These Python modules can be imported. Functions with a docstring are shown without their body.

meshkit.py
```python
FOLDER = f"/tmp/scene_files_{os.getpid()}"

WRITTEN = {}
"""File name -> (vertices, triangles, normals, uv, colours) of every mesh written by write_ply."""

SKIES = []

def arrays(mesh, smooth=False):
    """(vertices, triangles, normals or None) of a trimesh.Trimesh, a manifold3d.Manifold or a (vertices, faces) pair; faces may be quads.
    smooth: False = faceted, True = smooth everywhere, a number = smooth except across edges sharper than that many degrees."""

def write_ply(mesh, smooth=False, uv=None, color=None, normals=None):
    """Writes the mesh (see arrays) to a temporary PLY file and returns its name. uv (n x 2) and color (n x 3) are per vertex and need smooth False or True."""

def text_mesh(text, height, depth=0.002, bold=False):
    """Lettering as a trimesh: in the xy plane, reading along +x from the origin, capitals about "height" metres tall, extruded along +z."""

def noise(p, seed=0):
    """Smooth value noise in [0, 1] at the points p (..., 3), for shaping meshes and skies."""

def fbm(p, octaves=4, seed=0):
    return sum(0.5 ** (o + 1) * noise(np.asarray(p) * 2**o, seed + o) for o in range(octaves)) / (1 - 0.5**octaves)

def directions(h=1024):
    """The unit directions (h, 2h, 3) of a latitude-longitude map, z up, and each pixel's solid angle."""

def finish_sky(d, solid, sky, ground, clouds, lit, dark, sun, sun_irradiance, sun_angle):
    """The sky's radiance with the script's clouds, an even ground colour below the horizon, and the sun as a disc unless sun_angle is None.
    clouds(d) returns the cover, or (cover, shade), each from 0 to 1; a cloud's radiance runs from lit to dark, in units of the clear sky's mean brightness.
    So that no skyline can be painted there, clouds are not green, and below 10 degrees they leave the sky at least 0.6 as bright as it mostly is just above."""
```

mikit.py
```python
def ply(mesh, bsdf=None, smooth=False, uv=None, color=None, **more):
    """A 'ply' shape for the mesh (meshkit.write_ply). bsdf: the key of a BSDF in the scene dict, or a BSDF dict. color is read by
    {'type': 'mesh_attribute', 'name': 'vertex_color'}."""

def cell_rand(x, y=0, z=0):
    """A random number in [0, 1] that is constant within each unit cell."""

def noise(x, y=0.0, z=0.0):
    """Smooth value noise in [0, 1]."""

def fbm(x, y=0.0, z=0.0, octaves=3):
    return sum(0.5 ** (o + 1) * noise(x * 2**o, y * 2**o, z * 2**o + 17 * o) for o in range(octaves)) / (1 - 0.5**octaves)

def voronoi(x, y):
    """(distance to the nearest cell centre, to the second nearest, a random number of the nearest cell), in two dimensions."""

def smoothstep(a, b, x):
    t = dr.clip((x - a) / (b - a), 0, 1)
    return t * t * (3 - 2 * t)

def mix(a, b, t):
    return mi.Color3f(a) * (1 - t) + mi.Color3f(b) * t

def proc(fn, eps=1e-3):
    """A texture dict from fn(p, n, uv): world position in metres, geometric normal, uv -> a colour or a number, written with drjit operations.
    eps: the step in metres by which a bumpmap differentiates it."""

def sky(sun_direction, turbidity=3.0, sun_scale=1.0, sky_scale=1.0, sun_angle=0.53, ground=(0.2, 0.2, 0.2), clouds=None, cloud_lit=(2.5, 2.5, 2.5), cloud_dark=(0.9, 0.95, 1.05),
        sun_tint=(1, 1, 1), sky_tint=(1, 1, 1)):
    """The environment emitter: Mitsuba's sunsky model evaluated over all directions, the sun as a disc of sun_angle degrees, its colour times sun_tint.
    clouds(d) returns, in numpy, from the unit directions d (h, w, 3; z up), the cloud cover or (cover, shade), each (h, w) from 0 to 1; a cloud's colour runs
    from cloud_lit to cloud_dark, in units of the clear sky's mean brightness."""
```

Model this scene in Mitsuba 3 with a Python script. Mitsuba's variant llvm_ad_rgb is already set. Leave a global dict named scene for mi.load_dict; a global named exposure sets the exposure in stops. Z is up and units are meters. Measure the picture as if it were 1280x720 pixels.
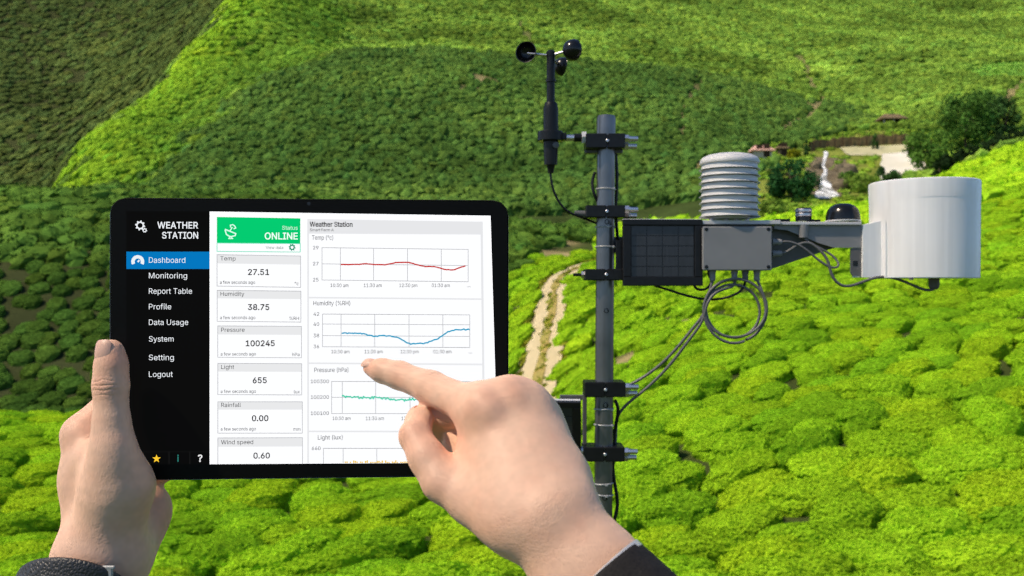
import math, random
import numpy as np
import trimesh
import mitsuba as mi
import drjit as dr
import mikit
import meshkit
from mikit import noise, fbm, cell_rand, smoothstep, mix, proc, ply
from scipy.interpolate import RBFInterpolator, RegularGridInterpolator
from scipy.ndimage import gaussian_filter
from shapely.geometry import Polygon, LineString, Point, box as sbox
from shapely import contains_xy
import shapely

random.seed(7)
R0 = np.random.default_rng(7)
T = mi.ScalarTransform4f
scene, labels = {}, {}

# ---------------------------------------------------------------- camera, sky, exposure
HALF = 29.0                                    # half of the horizontal angle of view
FOC = 640.0 / math.tan(math.radians(HALF))     # focal length in photo pixels (photo 1280 x 720)
scene['camera'] = {'type': 'thinlens', 'fov': 2 * HALF, 'fov_axis': 'x', 'near_clip': 0.02, 'far_clip': 3000.0,
                   'aperture_radius': 0.0012, 'focus_distance': 0.78,
                   'to_world': T().look_at(origin=[0, 0, 0], target=[0, 1, 0], up=[0, 0, 1])}
scene['sky'] = mikit.sky([-0.56, -0.26, 0.79], turbidity=3, sun_scale=0.88, sky_scale=1.25, sun_angle=2.0)
exposure = 1.72


def at(px, py, d):
    """the point that a measured photo pixel shows at the depth d (metres along the view axis)"""
    return np.array([(px - 640.0) / FOC * d, d, (360.0 - py) / FOC * d])


# ---------------------------------------------------------------- bookkeeping
def key_for(name):
    if name not in scene and name not in labels:
        return name
    k = 1
    while f'{name}_{k:03d}' in scene or f'{name}_{k:03d}' in labels:
        k += 1
    return f'{name}_{k:03d}'


def tag(key, label=None, cat=None, group=None, kind=None):
    d = labels.setdefault(key, {})
    if label: d['label'] = label
    if cat: d['category'] = cat
    if group: d['group'] = group
    if kind: d['kind'] = kind
    return key


def put(name, mesh, bsdf, parent=None, smooth=30, color=None, uv=None, **more):
    key = key_for((parent + '__' if parent else '') + name)
    scene[key] = ply(mesh, bsdf, smooth=smooth, color=color, uv=uv, **more)
    return key


def thing(name, label, cat, group=None):
    key = key_for(name)
    return tag(key, label, cat, group)


def cat_mesh(ms):
    return trimesh.util.concatenate([m for m in ms if m is not None])


# ---------------------------------------------------------------- materials
def mat(name, d):
    scene[name] = d
    return name


def two(d):
    return {'type': 'twosided', 'bsdf': d}


VC = {'type': 'mesh_attribute', 'name': 'vertex_color'}
mat('m_leaf', {'type': 'principledthin', 'base_color': VC, 'roughness': 0.55, 'spec_trans': 0.0, 'diff_trans': 0.5, 'eta': 1.35})
mat('m_bush', two({'type': 'diffuse', 'reflectance': VC}))


def soil_fn(p, n, uv):
    f = fbm(p.x * 1.7, p.y * 1.7, p.z * 1.7, 4)
    return 0.65 + 0.7 * f


mat('m_soil', two({'type': 'diffuse', 'reflectance': VC}))
mat('m_road', two({'type': 'diffuse', 'reflectance': proc(lambda p, n, uv: mix((0.50, 0.41, 0.23), (0.62, 0.53, 0.34), fbm(p.x * 1.3, p.y * 1.3, 0.0, 4)))}))

# ---------------------------------------------------------------- terrain: one sheet through surveyed ridge, slope and valley lines
A = []                                         # (azimuth tangent, depth, height / depth)


def line(pts, step=70):
    """a surveyed line on the ground, given as photo pixel and distance"""
    for (x0, y0, d0), (x1, y1, d1) in zip(pts[:-1], pts[1:]):
        n = max(1, int(abs(x1 - x0) / step))
        for k in range(n):
            t = k / n
            A.append(((x0 + (x1 - x0) * t - 640) / FOC, math.exp(math.log(d0) * (1 - t) + math.log(d1) * t), (360 - y0 - (y1 - y0) * t) / FOC))
    x, y, d = pts[-1]
    A.append(((x - 640) / FOC, d, (360 - y) / FOC))


W, E_ = -420, 1700                             # how far the survey goes west and east of the frame
line([(W, 760, 14.5), (300, 757, 13.5), (640, 755, 12), (E_, 740, 10.5)], 260)
line([(W, 690, 18), (300, 690, 17), (640, 690, 15), (E_, 680, 12.5)], 260)
line([(W, 600, 25), (400, 600, 24), (700, 615, 19), (1000, 590, 17), (E_, 570, 16)], 200)
line([(W, 530, 34), (0, 523, 34), (140, 522, 34), (400, 532, 32), (640, 552, 26)], 130)          # near crest, west
line([(W, 552, 41), (0, 550, 41), (300, 550, 40), (560, 555, 35)], 150)                          # hollow behind it
line([(W, 522, 47), (0, 522, 47), (300, 518, 46), (540, 512, 43)], 150)
line([(W, 380, 57), (0, 380, 57), (300, 385, 57), (500, 400, 53)], 150)
line([(W, 300, 66), (0, 300, 66), (300, 305, 66), (560, 325, 62)], 150)
line([(W, 235, 77), (0, 242, 76), (150, 238, 76), (350, 246, 76), (520, 262, 75), (610, 290, 69)], 120)   # crest of the dark slope
line([(W, 290, 99), (0, 285, 99), (150, 275, 99), (400, 275, 99), (560, 285, 93)], 150)
# road and the hollow it runs through
line([(660, 560, 31), (672, 485, 36), (683, 420, 42), (692, 352, 51), (745, 328, 58), (830, 312, 66), (900, 296, 72)], 60)
line([(650, 330, 62), (690, 310, 70), (760, 300, 76)], 60)
# right-hand tea field, seen face on
line([(780, 560, 21), (1000, 520, 21.5), (1280, 480, 21), (E_, 450, 21)], 170)
line([(760, 480, 29), (900, 450, 28.5), (1100, 430, 28), (1280, 410, 27), (E_, 380, 27)], 170)
line([(790, 400, 39), (900, 380, 38), (1100, 360, 37), (1280, 345, 36), (E_, 320, 36)], 170)
line([(790, 350, 48), (900, 325, 50), (1000, 312, 52), (1100, 305, 53), (1280, 300, 47), (E_, 280, 47)], 130)
line([(960, 305, 64), (1060, 290, 66), (1160, 275, 66)], 100)
line([(1230, 262, 60), (1280, 250, 60), (E_, 220, 60)], 150)
line([(1160, 240, 84), (1220, 217, 84), (1280, 196, 84), (E_, 165, 84)], 120)
line([(1180, 228, 98), (1230, 206, 100), (1280, 186, 100), (E_, 158, 100)], 120)
# the valley with the pool
line([(960, 272, 84), (1000, 262, 86), (1040, 256, 88), (1090, 250, 90), (1140, 240, 94)], 40)
line([(940, 232, 100), (985, 222, 103), (1030, 212, 104), (1075, 222, 106), (1110, 224, 108), (1150, 216, 110)], 40)
line([(920, 204, 114), (980, 196, 118), (1040, 190, 124), (1100, 184, 126), (1150, 180, 128)], 50)
line([(960, 186, 132), (1040, 172, 140), (1120, 165, 140), (1180, 170, 134)], 60)
line([(1180, 190, 118), (1230, 172, 122), (1280, 158, 124), (E_, 130, 124)], 120)
line([(1200, 130, 165), (1280, 124, 165), (E_, 100, 165)], 120)
line([(1110, 110, 205), (1220, 95, 215), (1280, 88, 220), (E_, 60, 220)], 120)
line([(1060, 60, 290), (1180, 52, 300), (1280, 55, 300), (E_, 20, 300)], 120)
line([(1000, 10, 400), (1160, 5, 410), (1280, 0, 410), (E_, -40, 410)], 120)
# the dome: foot, face, ridge, and the fold behind it
line([(190, 240, 118), (400, 238, 118), (640, 244, 116), (800, 246, 108), (880, 236, 106)], 110)
line([(260, 190, 142), (430, 150, 152), (640, 150, 152), (800, 160, 146), (900, 176, 138), (980, 180, 146)], 100)
D2 = [(160, 262, 124), (250, 172, 152), (330, 97, 182), (430, 62, 202), (560, 66, 206), (700, 76, 206), (870, 88, 206), (960, 112, 202), (1040, 136, 192), (1090, 152, 174)]
line(D2, 60)
line([(x, y + 7, d * 1.13) for x, y, d in D2[2:8]], 80)
# bright spur on the left and the shaded slope beyond it
D1 = [(76, 240, 140), (80, 196, 158), (130, 150, 178), (185, 118, 196), (232, 60, 222), (282, 0, 255), (330, -60, 290)]
line(D1, 40)
line([(x - 26, y + 42, d * 1.12) for x, y, d in D1], 40)
line([(230, 160, 172), (300, 70, 218), (360, 45, 232)], 60)
line([(W, 250, 230), (0, 236, 232), (50, 225, 236)], 150)
line([(W, 110, 320), (0, 120, 310), (90, 120, 315)], 150)
line([(W, -10, 420), (0, 0, 410), (170, 10, 400)], 150)
# the high slope at the back
line([(400, 28, 275), (560, 24, 290), (700, 44, 275), (850, 62, 265), (950, 92, 255), (1020, 120, 235)], 90)
line([(400, -30, 345), (600, -18, 350), (800, 2, 345), (930, 30, 330)], 100)
line([(W, -260, 640), (200, -230, 640), (700, -220, 640), (1280, -230, 640), (E_, -260, 640)], 250)

SW = 0.55


def feat(u, d):
    return np.stack([u, SW * np.log(d)], -1)


A = np.array(A)
rbf = RBFInterpolator(feat(A[:, 0], A[:, 1]), A[:, 2], kernel='linear', smoothing=0.0)
NS, NY = 300, 420
gs = np.linspace(-0.98, 0.98, NS)
gy = np.exp(np.linspace(math.log(1.0), math.log(640.0), NY))


def near_profile(Y):
    return np.interp(Y, [1, 2.5, 5, 8, 11], [-1.62, -1.8, -2.5, -3.2, -3.95])


GY, GS = np.meshgrid(gy, gs, indexing='ij')
GX = GS * (GY + 6)
U = np.clip(GX / GY, -0.92, 0.92)
V = rbf(feat(U.ravel(), np.maximum(GY.ravel(), 10.0))).reshape(GY.shape)
V = gaussian_filter(V, (1.6, 2.0))
GZ = V * GY
wn = np.clip((GY - 8.0) / 5.0, 0, 1)
wn = wn * wn * (3 - 2 * wn)
GZ = np.where(GY < 13, near_profile(GY) * (1 - wn) + GZ * wn, GZ)
und = meshkit.fbm(np.stack([GX / 9, GY / 9, GX * 0], -1), 3, 5) - 0.5
GZ = GZ + und * np.clip((GY - 8) / 30, 0, 1) * np.minimum(0.012 * GY, 1.6)
ground = RegularGridInterpolator((np.log(gy), gs), GZ, bounds_error=False, fill_value=None)


def gz(X, Y):
    X, Y = np.asarray(X, float), np.asarray(Y, float)
    return ground(np.stack([np.log(np.maximum(Y, 1.0)), X / (Y + 6)], -1))


def gnormal(X, Y):
    e = np.maximum(0.004 * np.asarray(Y), 0.15)
    n = np.stack([-(gz(X + e, Y) - gz(X - e, Y)) / (2 * e), -(gz(X, Y + e) - gz(X, Y - e)) / (2 * e), np.ones_like(np.asarray(X, float))], -1)
    return n / np.linalg.norm(n, axis=-1, keepdims=True)


def plan(pts):
    """plan positions of surveyed points"""
    return [((x - 640) / FOC * d, d) for x, d in pts]


def drape(pts):
    return np.array([at(*p) for p in pts])

# ---------------------------------------------------------------- what grows where (plan outlines)
ROAD_L = [(668, 520, 33), (672, 485, 36), (678, 450, 39), (683, 420, 42), (688, 385, 46), (694, 358, 50), (708, 344, 53), (745, 328, 58), (790, 319, 62), (830, 312, 66), (900, 296, 72), (960, 276, 82)]


def smooth_path(pts, n=160):
    from scipy.interpolate import PchipInterpolator
    p = np.array(pts, float)
    t = np.r_[0, np.cumsum(np.linalg.norm(np.diff(p, axis=0), axis=1))]
    return PchipInterpolator(t, p)(np.linspace(0, t[-1], n))


ROAD = smooth_path(plan([(x, d) for x, y, d in ROAD_L]))
road_line = LineString(ROAD)
road_zone = road_line.buffer(1.05)
shapely.prepare(road_zone)


def zone(pts):
    z = Polygon(plan(pts)).buffer(0)
    shapely.prepare(z)
    return z


valley_grass = zone([(900, 78), (985, 80), (1040, 82), (1100, 86), (1150, 96), (1165, 108), (1160, 132), (1110, 146), (1040, 146), (960, 134), (930, 126), (960, 114), (925, 100)])
dome = zone([(76, 128), (150, 112), (640, 84), (760, 82), (900, 84), (960, 116), (985, 132), (1050, 150), (1095, 172), (1045, 194), (960, 204), (870, 209), (700, 209), (560, 209), (430, 205), (330, 185), (250, 155), (170, 127)])
spur = zone([(70, 128), (76, 142), (80, 158), (130, 180), (185, 198), (232, 225), (282, 258), (330, 295), (430, 300), (430, 207), (330, 187), (250, 157), (165, 128)])
far_west = zone([(-500, 120), (30, 120), (60, 140), (78, 162), (128, 184), (183, 204), (228, 230), (278, 264), (326, 305), (330, 640), (-500, 640)])
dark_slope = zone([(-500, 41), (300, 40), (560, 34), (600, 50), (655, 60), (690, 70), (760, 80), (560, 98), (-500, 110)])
meadow = zone([(1215, 205), (1290, 205), (1420, 208), (1420, 238), (1290, 240), (1230, 236), (1208, 222)])
meadow2 = zone([(1035, 205), (1110, 210), (1150, 240), (1120, 262), (1040, 250)])
tracks = [LineString(plan(p)).buffer(w) for p, w in (
    ([(968, 155), (1010, 172), (1030, 205), (1015, 245), (1000, 285)], 1.1), ([(880, 110), (850, 150), (862, 178), (885, 200)], 0.55),
    ([(645, 300), (675, 240), (690, 212)], 1.0), ([(1095, 150), (1050, 168), (1000, 200)], 0.9), ([(1195, 212), (1250, 200), (1320, 205)], 1.6), ([(1255, 160), (1275, 190), (1330, 215)], 1.4))]
bare = [Point(*plan([(605, 178)])[0]).buffer(3.4), Point(*plan([(585, 170)])[0]).buffer(2.0), Point(*plan([(622, 168)])[0]).buffer(1.6), Point(*plan([(700, 66)])[0]).buffer(2.8), Point(*plan([(690, 74)])[0]).buffer(2.2),
        Point(*plan([(860, 36)])[0]).buffer(.9), Point(*plan([(785, 33)])[0]).buffer(0.8)]
track_zone = shapely.union_all(tracks + bare)
for z in (track_zone, meadow, meadow2):
    shapely.prepare(z)


def region(X, Y):
    """0 young tea, 1 dark old tea, 2 dome, 3 spur, 4 far scrub, 5 high slope, 6 valley grass, 7 road, 8 meadow, 9 bare track"""
    X, Y = np.asarray(X, float), np.asarray(Y, float)
    far = np.clip((Y - 70) / 60, 0, 1)
    q = np.stack([X / 5.0, Y / 5.0, np.zeros(X.shape)], -1)
    n1, n2 = meshkit.fbm(q, 3, 41) - 0.5, meshkit.fbm(q, 3, 42) - 0.5
    road_in = contains_xy(road_zone, X, Y)
    X0, Y0 = X, Y
    X, Y = X + n1 * far * 14.0, Y + n2 * far * 20.0
    r = np.zeros(X.shape, int)
    r[Y > 100] = 5
    for k, z in ((4, far_west), (3, spur), (2, dome), (1, dark_slope), (6, valley_grass), (8, meadow), (9, track_zone), (7, road_zone)):
        if k != 7:
            r[contains_xy(z, X0, Y0) if k > 7 else contains_xy(z, X, Y)] = k
    r[road_in] = 7
    return r


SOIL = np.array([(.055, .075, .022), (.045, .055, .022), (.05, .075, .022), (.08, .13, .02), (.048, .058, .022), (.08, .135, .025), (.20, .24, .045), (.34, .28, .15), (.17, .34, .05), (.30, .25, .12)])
c_id = region(GX.ravel(), GY.ravel())
gn = meshkit.fbm(np.stack([GX / 2.3, GY / 2.3, GZ / 2.3], -1).reshape(-1, 3), 3, 2)[:, None]
soil_c = gaussian_filter(SOIL[c_id].reshape(NY, NS, 3), (0.8, 0.8, 0)).reshape(-1, 3) * (0.55 + 0.9 * gn)
idx = np.arange(NS * NY).reshape(NY, NS)
quads = np.stack([idx[:-1, :-1], idx[:-1, 1:], idx[1:, 1:], idx[1:, :-1]], -1).reshape(-1, 4)
tag(put('hillside', (np.stack([GX, GY, GZ], -1).reshape(-1, 3), quads), 'm_soil', smooth=True, color=soil_c), kind='structure')
bx_, by_ = np.meshgrid(np.linspace(-80, 80, 41), np.linspace(-80, 1.0, 22))
bz_ = -1.62 - 0.0 * bx_ + 0.5 * (meshkit.fbm(np.stack([bx_ / 6, by_ / 6, bx_ * 0], -1), 3, 4) - 0.5) * np.clip((0.0 - by_) / 10, 0, 1)
bi = np.arange(bx_.size).reshape(bx_.shape)
tag(put('hilltop', (np.stack([bx_, by_, bz_ - 0.01], -1).reshape(-1, 3), np.stack([bi[:-1, :-1], bi[:-1, 1:], bi[1:, 1:], bi[1:, :-1]], -1).reshape(-1, 4)), 'm_soil', smooth=True,
        color=np.tile([.07, .11, .03], (bx_.size, 1))), kind='structure')

# dirt road: two pale wheel ruts with an ochre strip between
rd = np.gradient(ROAD, axis=0)
rd /= np.linalg.norm(rd, axis=1, keepdims=True)
side = np.stack([rd[:, 1], -rd[:, 0]], -1)


def ribbon(offsets, lift):
    rows = []
    for i, o in enumerate(offsets):
        wob = 0.34 * (meshkit.noise(np.stack([np.arange(len(ROAD)) / 4.0, np.full(len(ROAD), i * 7.3), np.zeros(len(ROAD))], -1)) - 0.5)
        q = ROAD + side * (o + wob)[:, None]
        rows.append(np.c_[q, gz(q[:, 0], q[:, 1]) + lift])
    n = len(offsets)
    ii = np.arange(len(ROAD) * n).reshape(n, len(ROAD))
    return np.concatenate(rows), np.stack([ii[:-1, :-1], ii[1:, :-1], ii[1:, 1:], ii[:-1, 1:]], -1).reshape(-1, 4)


tag(put('dirt_road', ribbon([-.80, -.5, -.25, 0, .25, .5, .80], 0.10), 'm_road', smooth=True), kind='structure')
mat('m_verge', two({'type': 'diffuse', 'reflectance': proc(lambda p, n, uv: mix((0.40, 0.28, 0.10), (0.30, 0.29, 0.08), fbm(p.x * 2.0, p.y * 2.0, 0.0, 3)))}))
tag(put('road_verge', ribbon([-.13, -.02, .09, .2], 0.14), 'm_verge', smooth=True), label='ochre grass strip between the two pale ruts of the dirt road', kind='structure')


# ---------------------------------------------------------------- tea bushes
def dome_pts(nr, na, rng, flat=0.55):
    """unit bush: rings of a flat-topped mound, (vertices, triangles)"""
    v = []
    for i in range(nr):
        t = i / nr
        r = (1 - t ** 3.2) ** 0.5 if i else 1.0
        h = t ** 0.62 if i else -0.15
        for k in range(na):
            a = 2 * math.pi * (k + 0.5 * (i % 2)) / na
            v.append((r * math.cos(a), r * math.sin(a), h))
    v.append((0, 0, 1.0))
    v = np.array(v)
    f = []
    for i in range(nr - 1):
        for k in range(na):
            a, b = i * na + k, i * na + (k + 1) % na
            c, d = a + na, b + na
            f += [(a, b, d), (a, d, c)]
    top = len(v) - 1
    f += [((nr - 1) * na + k, (nr - 1) * na + (k + 1) % na, top) for k in range(na)]
    return v, np.array(f)


def frame_from(n, ang):
    t = np.cross(n, [0.0, 1.0, 0.0])
    t /= np.linalg.norm(t, axis=-1, keepdims=True) + 1e-9
    b = np.cross(n, t)
    c, s = np.cos(ang)[..., None], np.sin(ang)[..., None]
    return t * c + b * s, -t * s + b * c


def tones(P, r, n, rng):
    base = np.array([(.30, .53, .018), (.085, .170, .026), (.074, .148, .028), (.105, .215, .024), (.075, .112, .030), (.155, .27, .036), (.16, .27, .03), (.2, .2, .1), (.2, .4, .06), (.2, .2, .08)])[r]  # dome and far scrub darkened here to stand in for shade
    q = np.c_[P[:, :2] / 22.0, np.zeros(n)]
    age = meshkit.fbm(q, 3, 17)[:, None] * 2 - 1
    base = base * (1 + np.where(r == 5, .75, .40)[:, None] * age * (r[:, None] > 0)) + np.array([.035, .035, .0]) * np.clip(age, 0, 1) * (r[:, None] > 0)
    # sunlit crest of the spur, its light painted in as a brighter tone
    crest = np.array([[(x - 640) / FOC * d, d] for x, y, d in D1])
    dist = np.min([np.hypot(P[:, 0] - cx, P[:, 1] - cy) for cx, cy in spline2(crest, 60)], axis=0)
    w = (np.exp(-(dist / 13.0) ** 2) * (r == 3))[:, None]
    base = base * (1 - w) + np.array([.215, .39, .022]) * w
    k = np.where(r[:, None] == 0, rng.uniform(0.86, 1.15, (n, 1)), rng.uniform(0.75, 1.25, (n, 1)))
    warm = rng.normal(0, 0.07, (n, 1))
    return base * k * (1 + warm * np.array([1.0, 0.1, -0.4]))


def spline2(p, n):
    t = np.r_[0, np.cumsum(np.linalg.norm(np.diff(p, axis=0), axis=1))]
    u = np.linspace(0, t[-1], n)
    return np.c_[np.interp(u, t, p[:, 0]), np.interp(u, t, p[:, 1])]


def field(y0, y1, dy, dx, seed, regions, meander=2.0, thin=0.0, umax=0.80, slant=0.0, jy=0.13):
    rng = np.random.default_rng(seed)
    out = []
    for y in np.arange(y0, y1, dy):
        x = np.arange(-umax * (y + 1), umax * (y + 1), dx) + rng.uniform(0, dx)
        yy = y + slant * x + meander * 2 * (meshkit.fbm(np.stack([x / 14, np.full(x.shape, y / 30), x * 0 + seed], -1), 2, 9) - 0.5) + rng.normal(0, dy * jy, x.size)
        xx = x + rng.normal(0, dx * 0.16, x.size)
        out.append(np.c_[xx, yy])
    p = np.concatenate(out)
    r = region(p[:, 0], p[:, 1])
    keep = np.isin(r, regions) & (p[:, 1] > 9.5) & (rng.random(len(p)) > thin)
    p, r = p[keep], r[keep]
    z = gz(p[:, 0], p[:, 1])
    py = 360 - z / p[:, 1] * FOC
    ok = (py > -60) & (py < 900)
    return np.c_[p, z][ok], r[ok]


def merged(P, r, size, height, rng, nr, na, rough=0.16, level=False, turn=1.0, long=1.0):
    """all bushes at P as one mesh with a colour per bush: (vertices, triangles, colours)"""
    v0, f0 = dome_pts(nr, na, rng)
    n = len(P)
    ang = rng.uniform(0, 6.28, n)
    sx, sy, sh = size * rng.uniform(.82, 1.22, n), size * rng.uniform(.72, 1.05, n), height * rng.uniform(.75, 1.2, n)
    jit = 1 + rng.normal(0, rough, (n, len(v0)))
    x, y = v0[:, 0] * sx[:, None] * jit, v0[:, 1] * sy[:, None] * jit
    q = ang * 0.35 * turn if turn == 1.0 else rng.normal(0, turn, n)
    sx = sx * long
    gnx = np.tile([0, 0, 1.0], (n, 1)) if level else gnormal(P[:, 0], P[:, 1])
    ex, ey = x * np.cos(q)[:, None] - y * np.sin(q)[:, None], x * np.sin(q)[:, None] + y * np.cos(q)[:, None]
    ez = v0[:, 2] * sh[:, None] * (1 + rng.normal(0, rough * 0.6, (n, len(v0)))) - (gnx[:, :1] * ex + gnx[:, 1:2] * ey) / np.maximum(gnx[:, 2:], 0.4)
    v = P[:, None, :] + np.stack([ex, ey, ez], -1)
    f = f0[None] + (np.arange(n) * len(v0))[:, None, None]
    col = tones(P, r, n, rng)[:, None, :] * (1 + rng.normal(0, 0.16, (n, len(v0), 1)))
    return v.reshape(-1, 3), f.reshape(-1, 3), np.clip(col, 0.004, 0.8).reshape(-1, 3)


def leaf_quads(pts, nrm, rng, size, col, aspect=0.5, tilt=0.36):
    n = len(pts)
    d = nrm + rng.normal(0, tilt, (n, 3))
    d /= np.linalg.norm(d, axis=1, keepdims=True)
    a, b = frame_from(d, rng.uniform(0, 6.28, n))
    s = size * rng.uniform(.6, 1.35, n)[:, None]
    tip = a * s + d * s * 0.15
    v = np.stack([pts - a * s * .9, pts - b * s * aspect, pts + tip, pts + b * s * aspect], 1).reshape(-1, 3)
    i = np.arange(n)[:, None] * 4
    f = np.concatenate([i + [[0, 1, 2]], i + [[0, 2, 3]]])
    return v, f, np.repeat(np.clip(col, .004, .8), 4, axis=0)


def join(parts):
    vs, fs, cs, k = [], [], [], 0
    for v, f, c in parts:
        vs.append(v); fs.append(f + k); cs.append(c); k += len(v)
    return np.concatenate(vs), np.concatenate(fs), np.concatenate(cs)


def leafy(P, r, size, height, rng, per, leaf, level=False, turn=1.0, long=1.0):
    """mounds plus leaf sprays on their surfaces"""
    base = merged(P, r, size * 0.93, height * 0.92, rng, 5, 12, 0.09, level, turn, long)
    v, f, c = base
    nv = len(v) // len(P)
    v3 = v.reshape(len(P), nv, 3)
    f0 = f[: len(f) // len(P)]
    w = np.linalg.norm(np.cross(v3[0][f0[:, 1]] - v3[0][f0[:, 0]], v3[0][f0[:, 2]] - v3[0][f0[:, 0]]), axis=1)
    n = len(P)
    pick = rng.choice(len(f0), (n, per), p=w / w.sum())
    tri = f0[pick]
    bc = rng.dirichlet((1, 1, 1), (n, per))
    I = np.arange(n)[:, None]
    a, b, d = v3[I, tri[..., 0]], v3[I, tri[..., 1]], v3[I, tri[..., 2]]
    pts = a * bc[..., :1] + b * bc[..., 1:2] + d * bc[..., 2:]
    nr = np.cross(b - a, d - a)
    nr /= np.linalg.norm(nr, axis=-1, keepdims=True) + 1e-12
    nr[..., 2] = np.abs(nr[..., 2])
    tone = c.reshape(n, nv, 3).mean(1)[:, None, :] * (0.72 + 0.62 * rng.random((n, per, 1)) ** 1.3)
    lv, lf, lc = leaf_quads((pts + nr * 0.03).reshape(-1, 3), nr.reshape(-1, 3), rng, leaf, tone.reshape(-1, 3))
    return base, (lv, lf, lc)



def sprayed(P, r, size, height, rng, per, leaf, turn=1.0, long=1.0):
    """far bushes: a rough mound each, broken up by a few leaf sprays"""
    base = merged(P, r, size, height, rng, 3, 7, 0.2, False, turn, long)
    n, nv = len(P), len(base[0]) // max(len(P), 1)
    v3, c3 = base[0].reshape(n, nv, 3), base[2].reshape(n, nv, 3)
    ii = rng.integers(5, nv, (n, per))
    pts = v3[np.arange(n)[:, None], ii] + rng.normal(0, size * .16, (n, per, 3))
    mid = v3.mean(1)[:, None, :]
    nr = pts - mid
    nr /= np.linalg.norm(nr, axis=-1, keepdims=True) + 1e-9
    tone = c3.mean(1)[:, None, :] * rng.uniform(.70, 1.38, (n, per, 1))
    return base, leaf_quads(pts.reshape(-1, 3), nr.reshape(-1, 3), rng, leaf, tone.reshape(-1, 3), .55, .5)


# near and middle rows
P1, r1 = field(4, 66, 1.04, 1.36, 11, [0], meander=1.6, thin=0.0, slant=0.22)
P2, r2 = field(26, 100, 1.35, 1.35, 12, [0, 1], meander=2.2, thin=0.03)
k1, k2 = P1[:, 1] < 34, (P2[:, 1] >= 34) & (P2[:, 1] < 100)
k2 &= ~((r2 == 0) & (P2[:, 1] > 62) & (P2[:, 0] / P2[:, 1] < 0.1))
PN, rN = np.concatenate([P1[k1], P2[k2]]), np.concatenate([r1[k1], r2[k2]])
px_, py_ = 640 + PN[:, 0] / PN[:, 1] * FOC, 360 - PN[:, 2] / PN[:, 1] * FOC
seen = (px_ > -30) & (px_ < 1310) & (py_ < 775) & ~((px_ > 170) & (px_ < 620) & (py_ > 270) & (py_ < 580)) & ~((px_ > 95) & (px_ < 180) & (py_ > 540)) & ~((px_ > 560) & (px_ < 700) & (py_ > 520) & (py_ < 680))
hid = (PN[:, 1] > 34.5) & (PN[:, 1] < 46) & (PN[:, 0] / PN[:, 1] < -0.1)
seen &= ~hid
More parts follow.
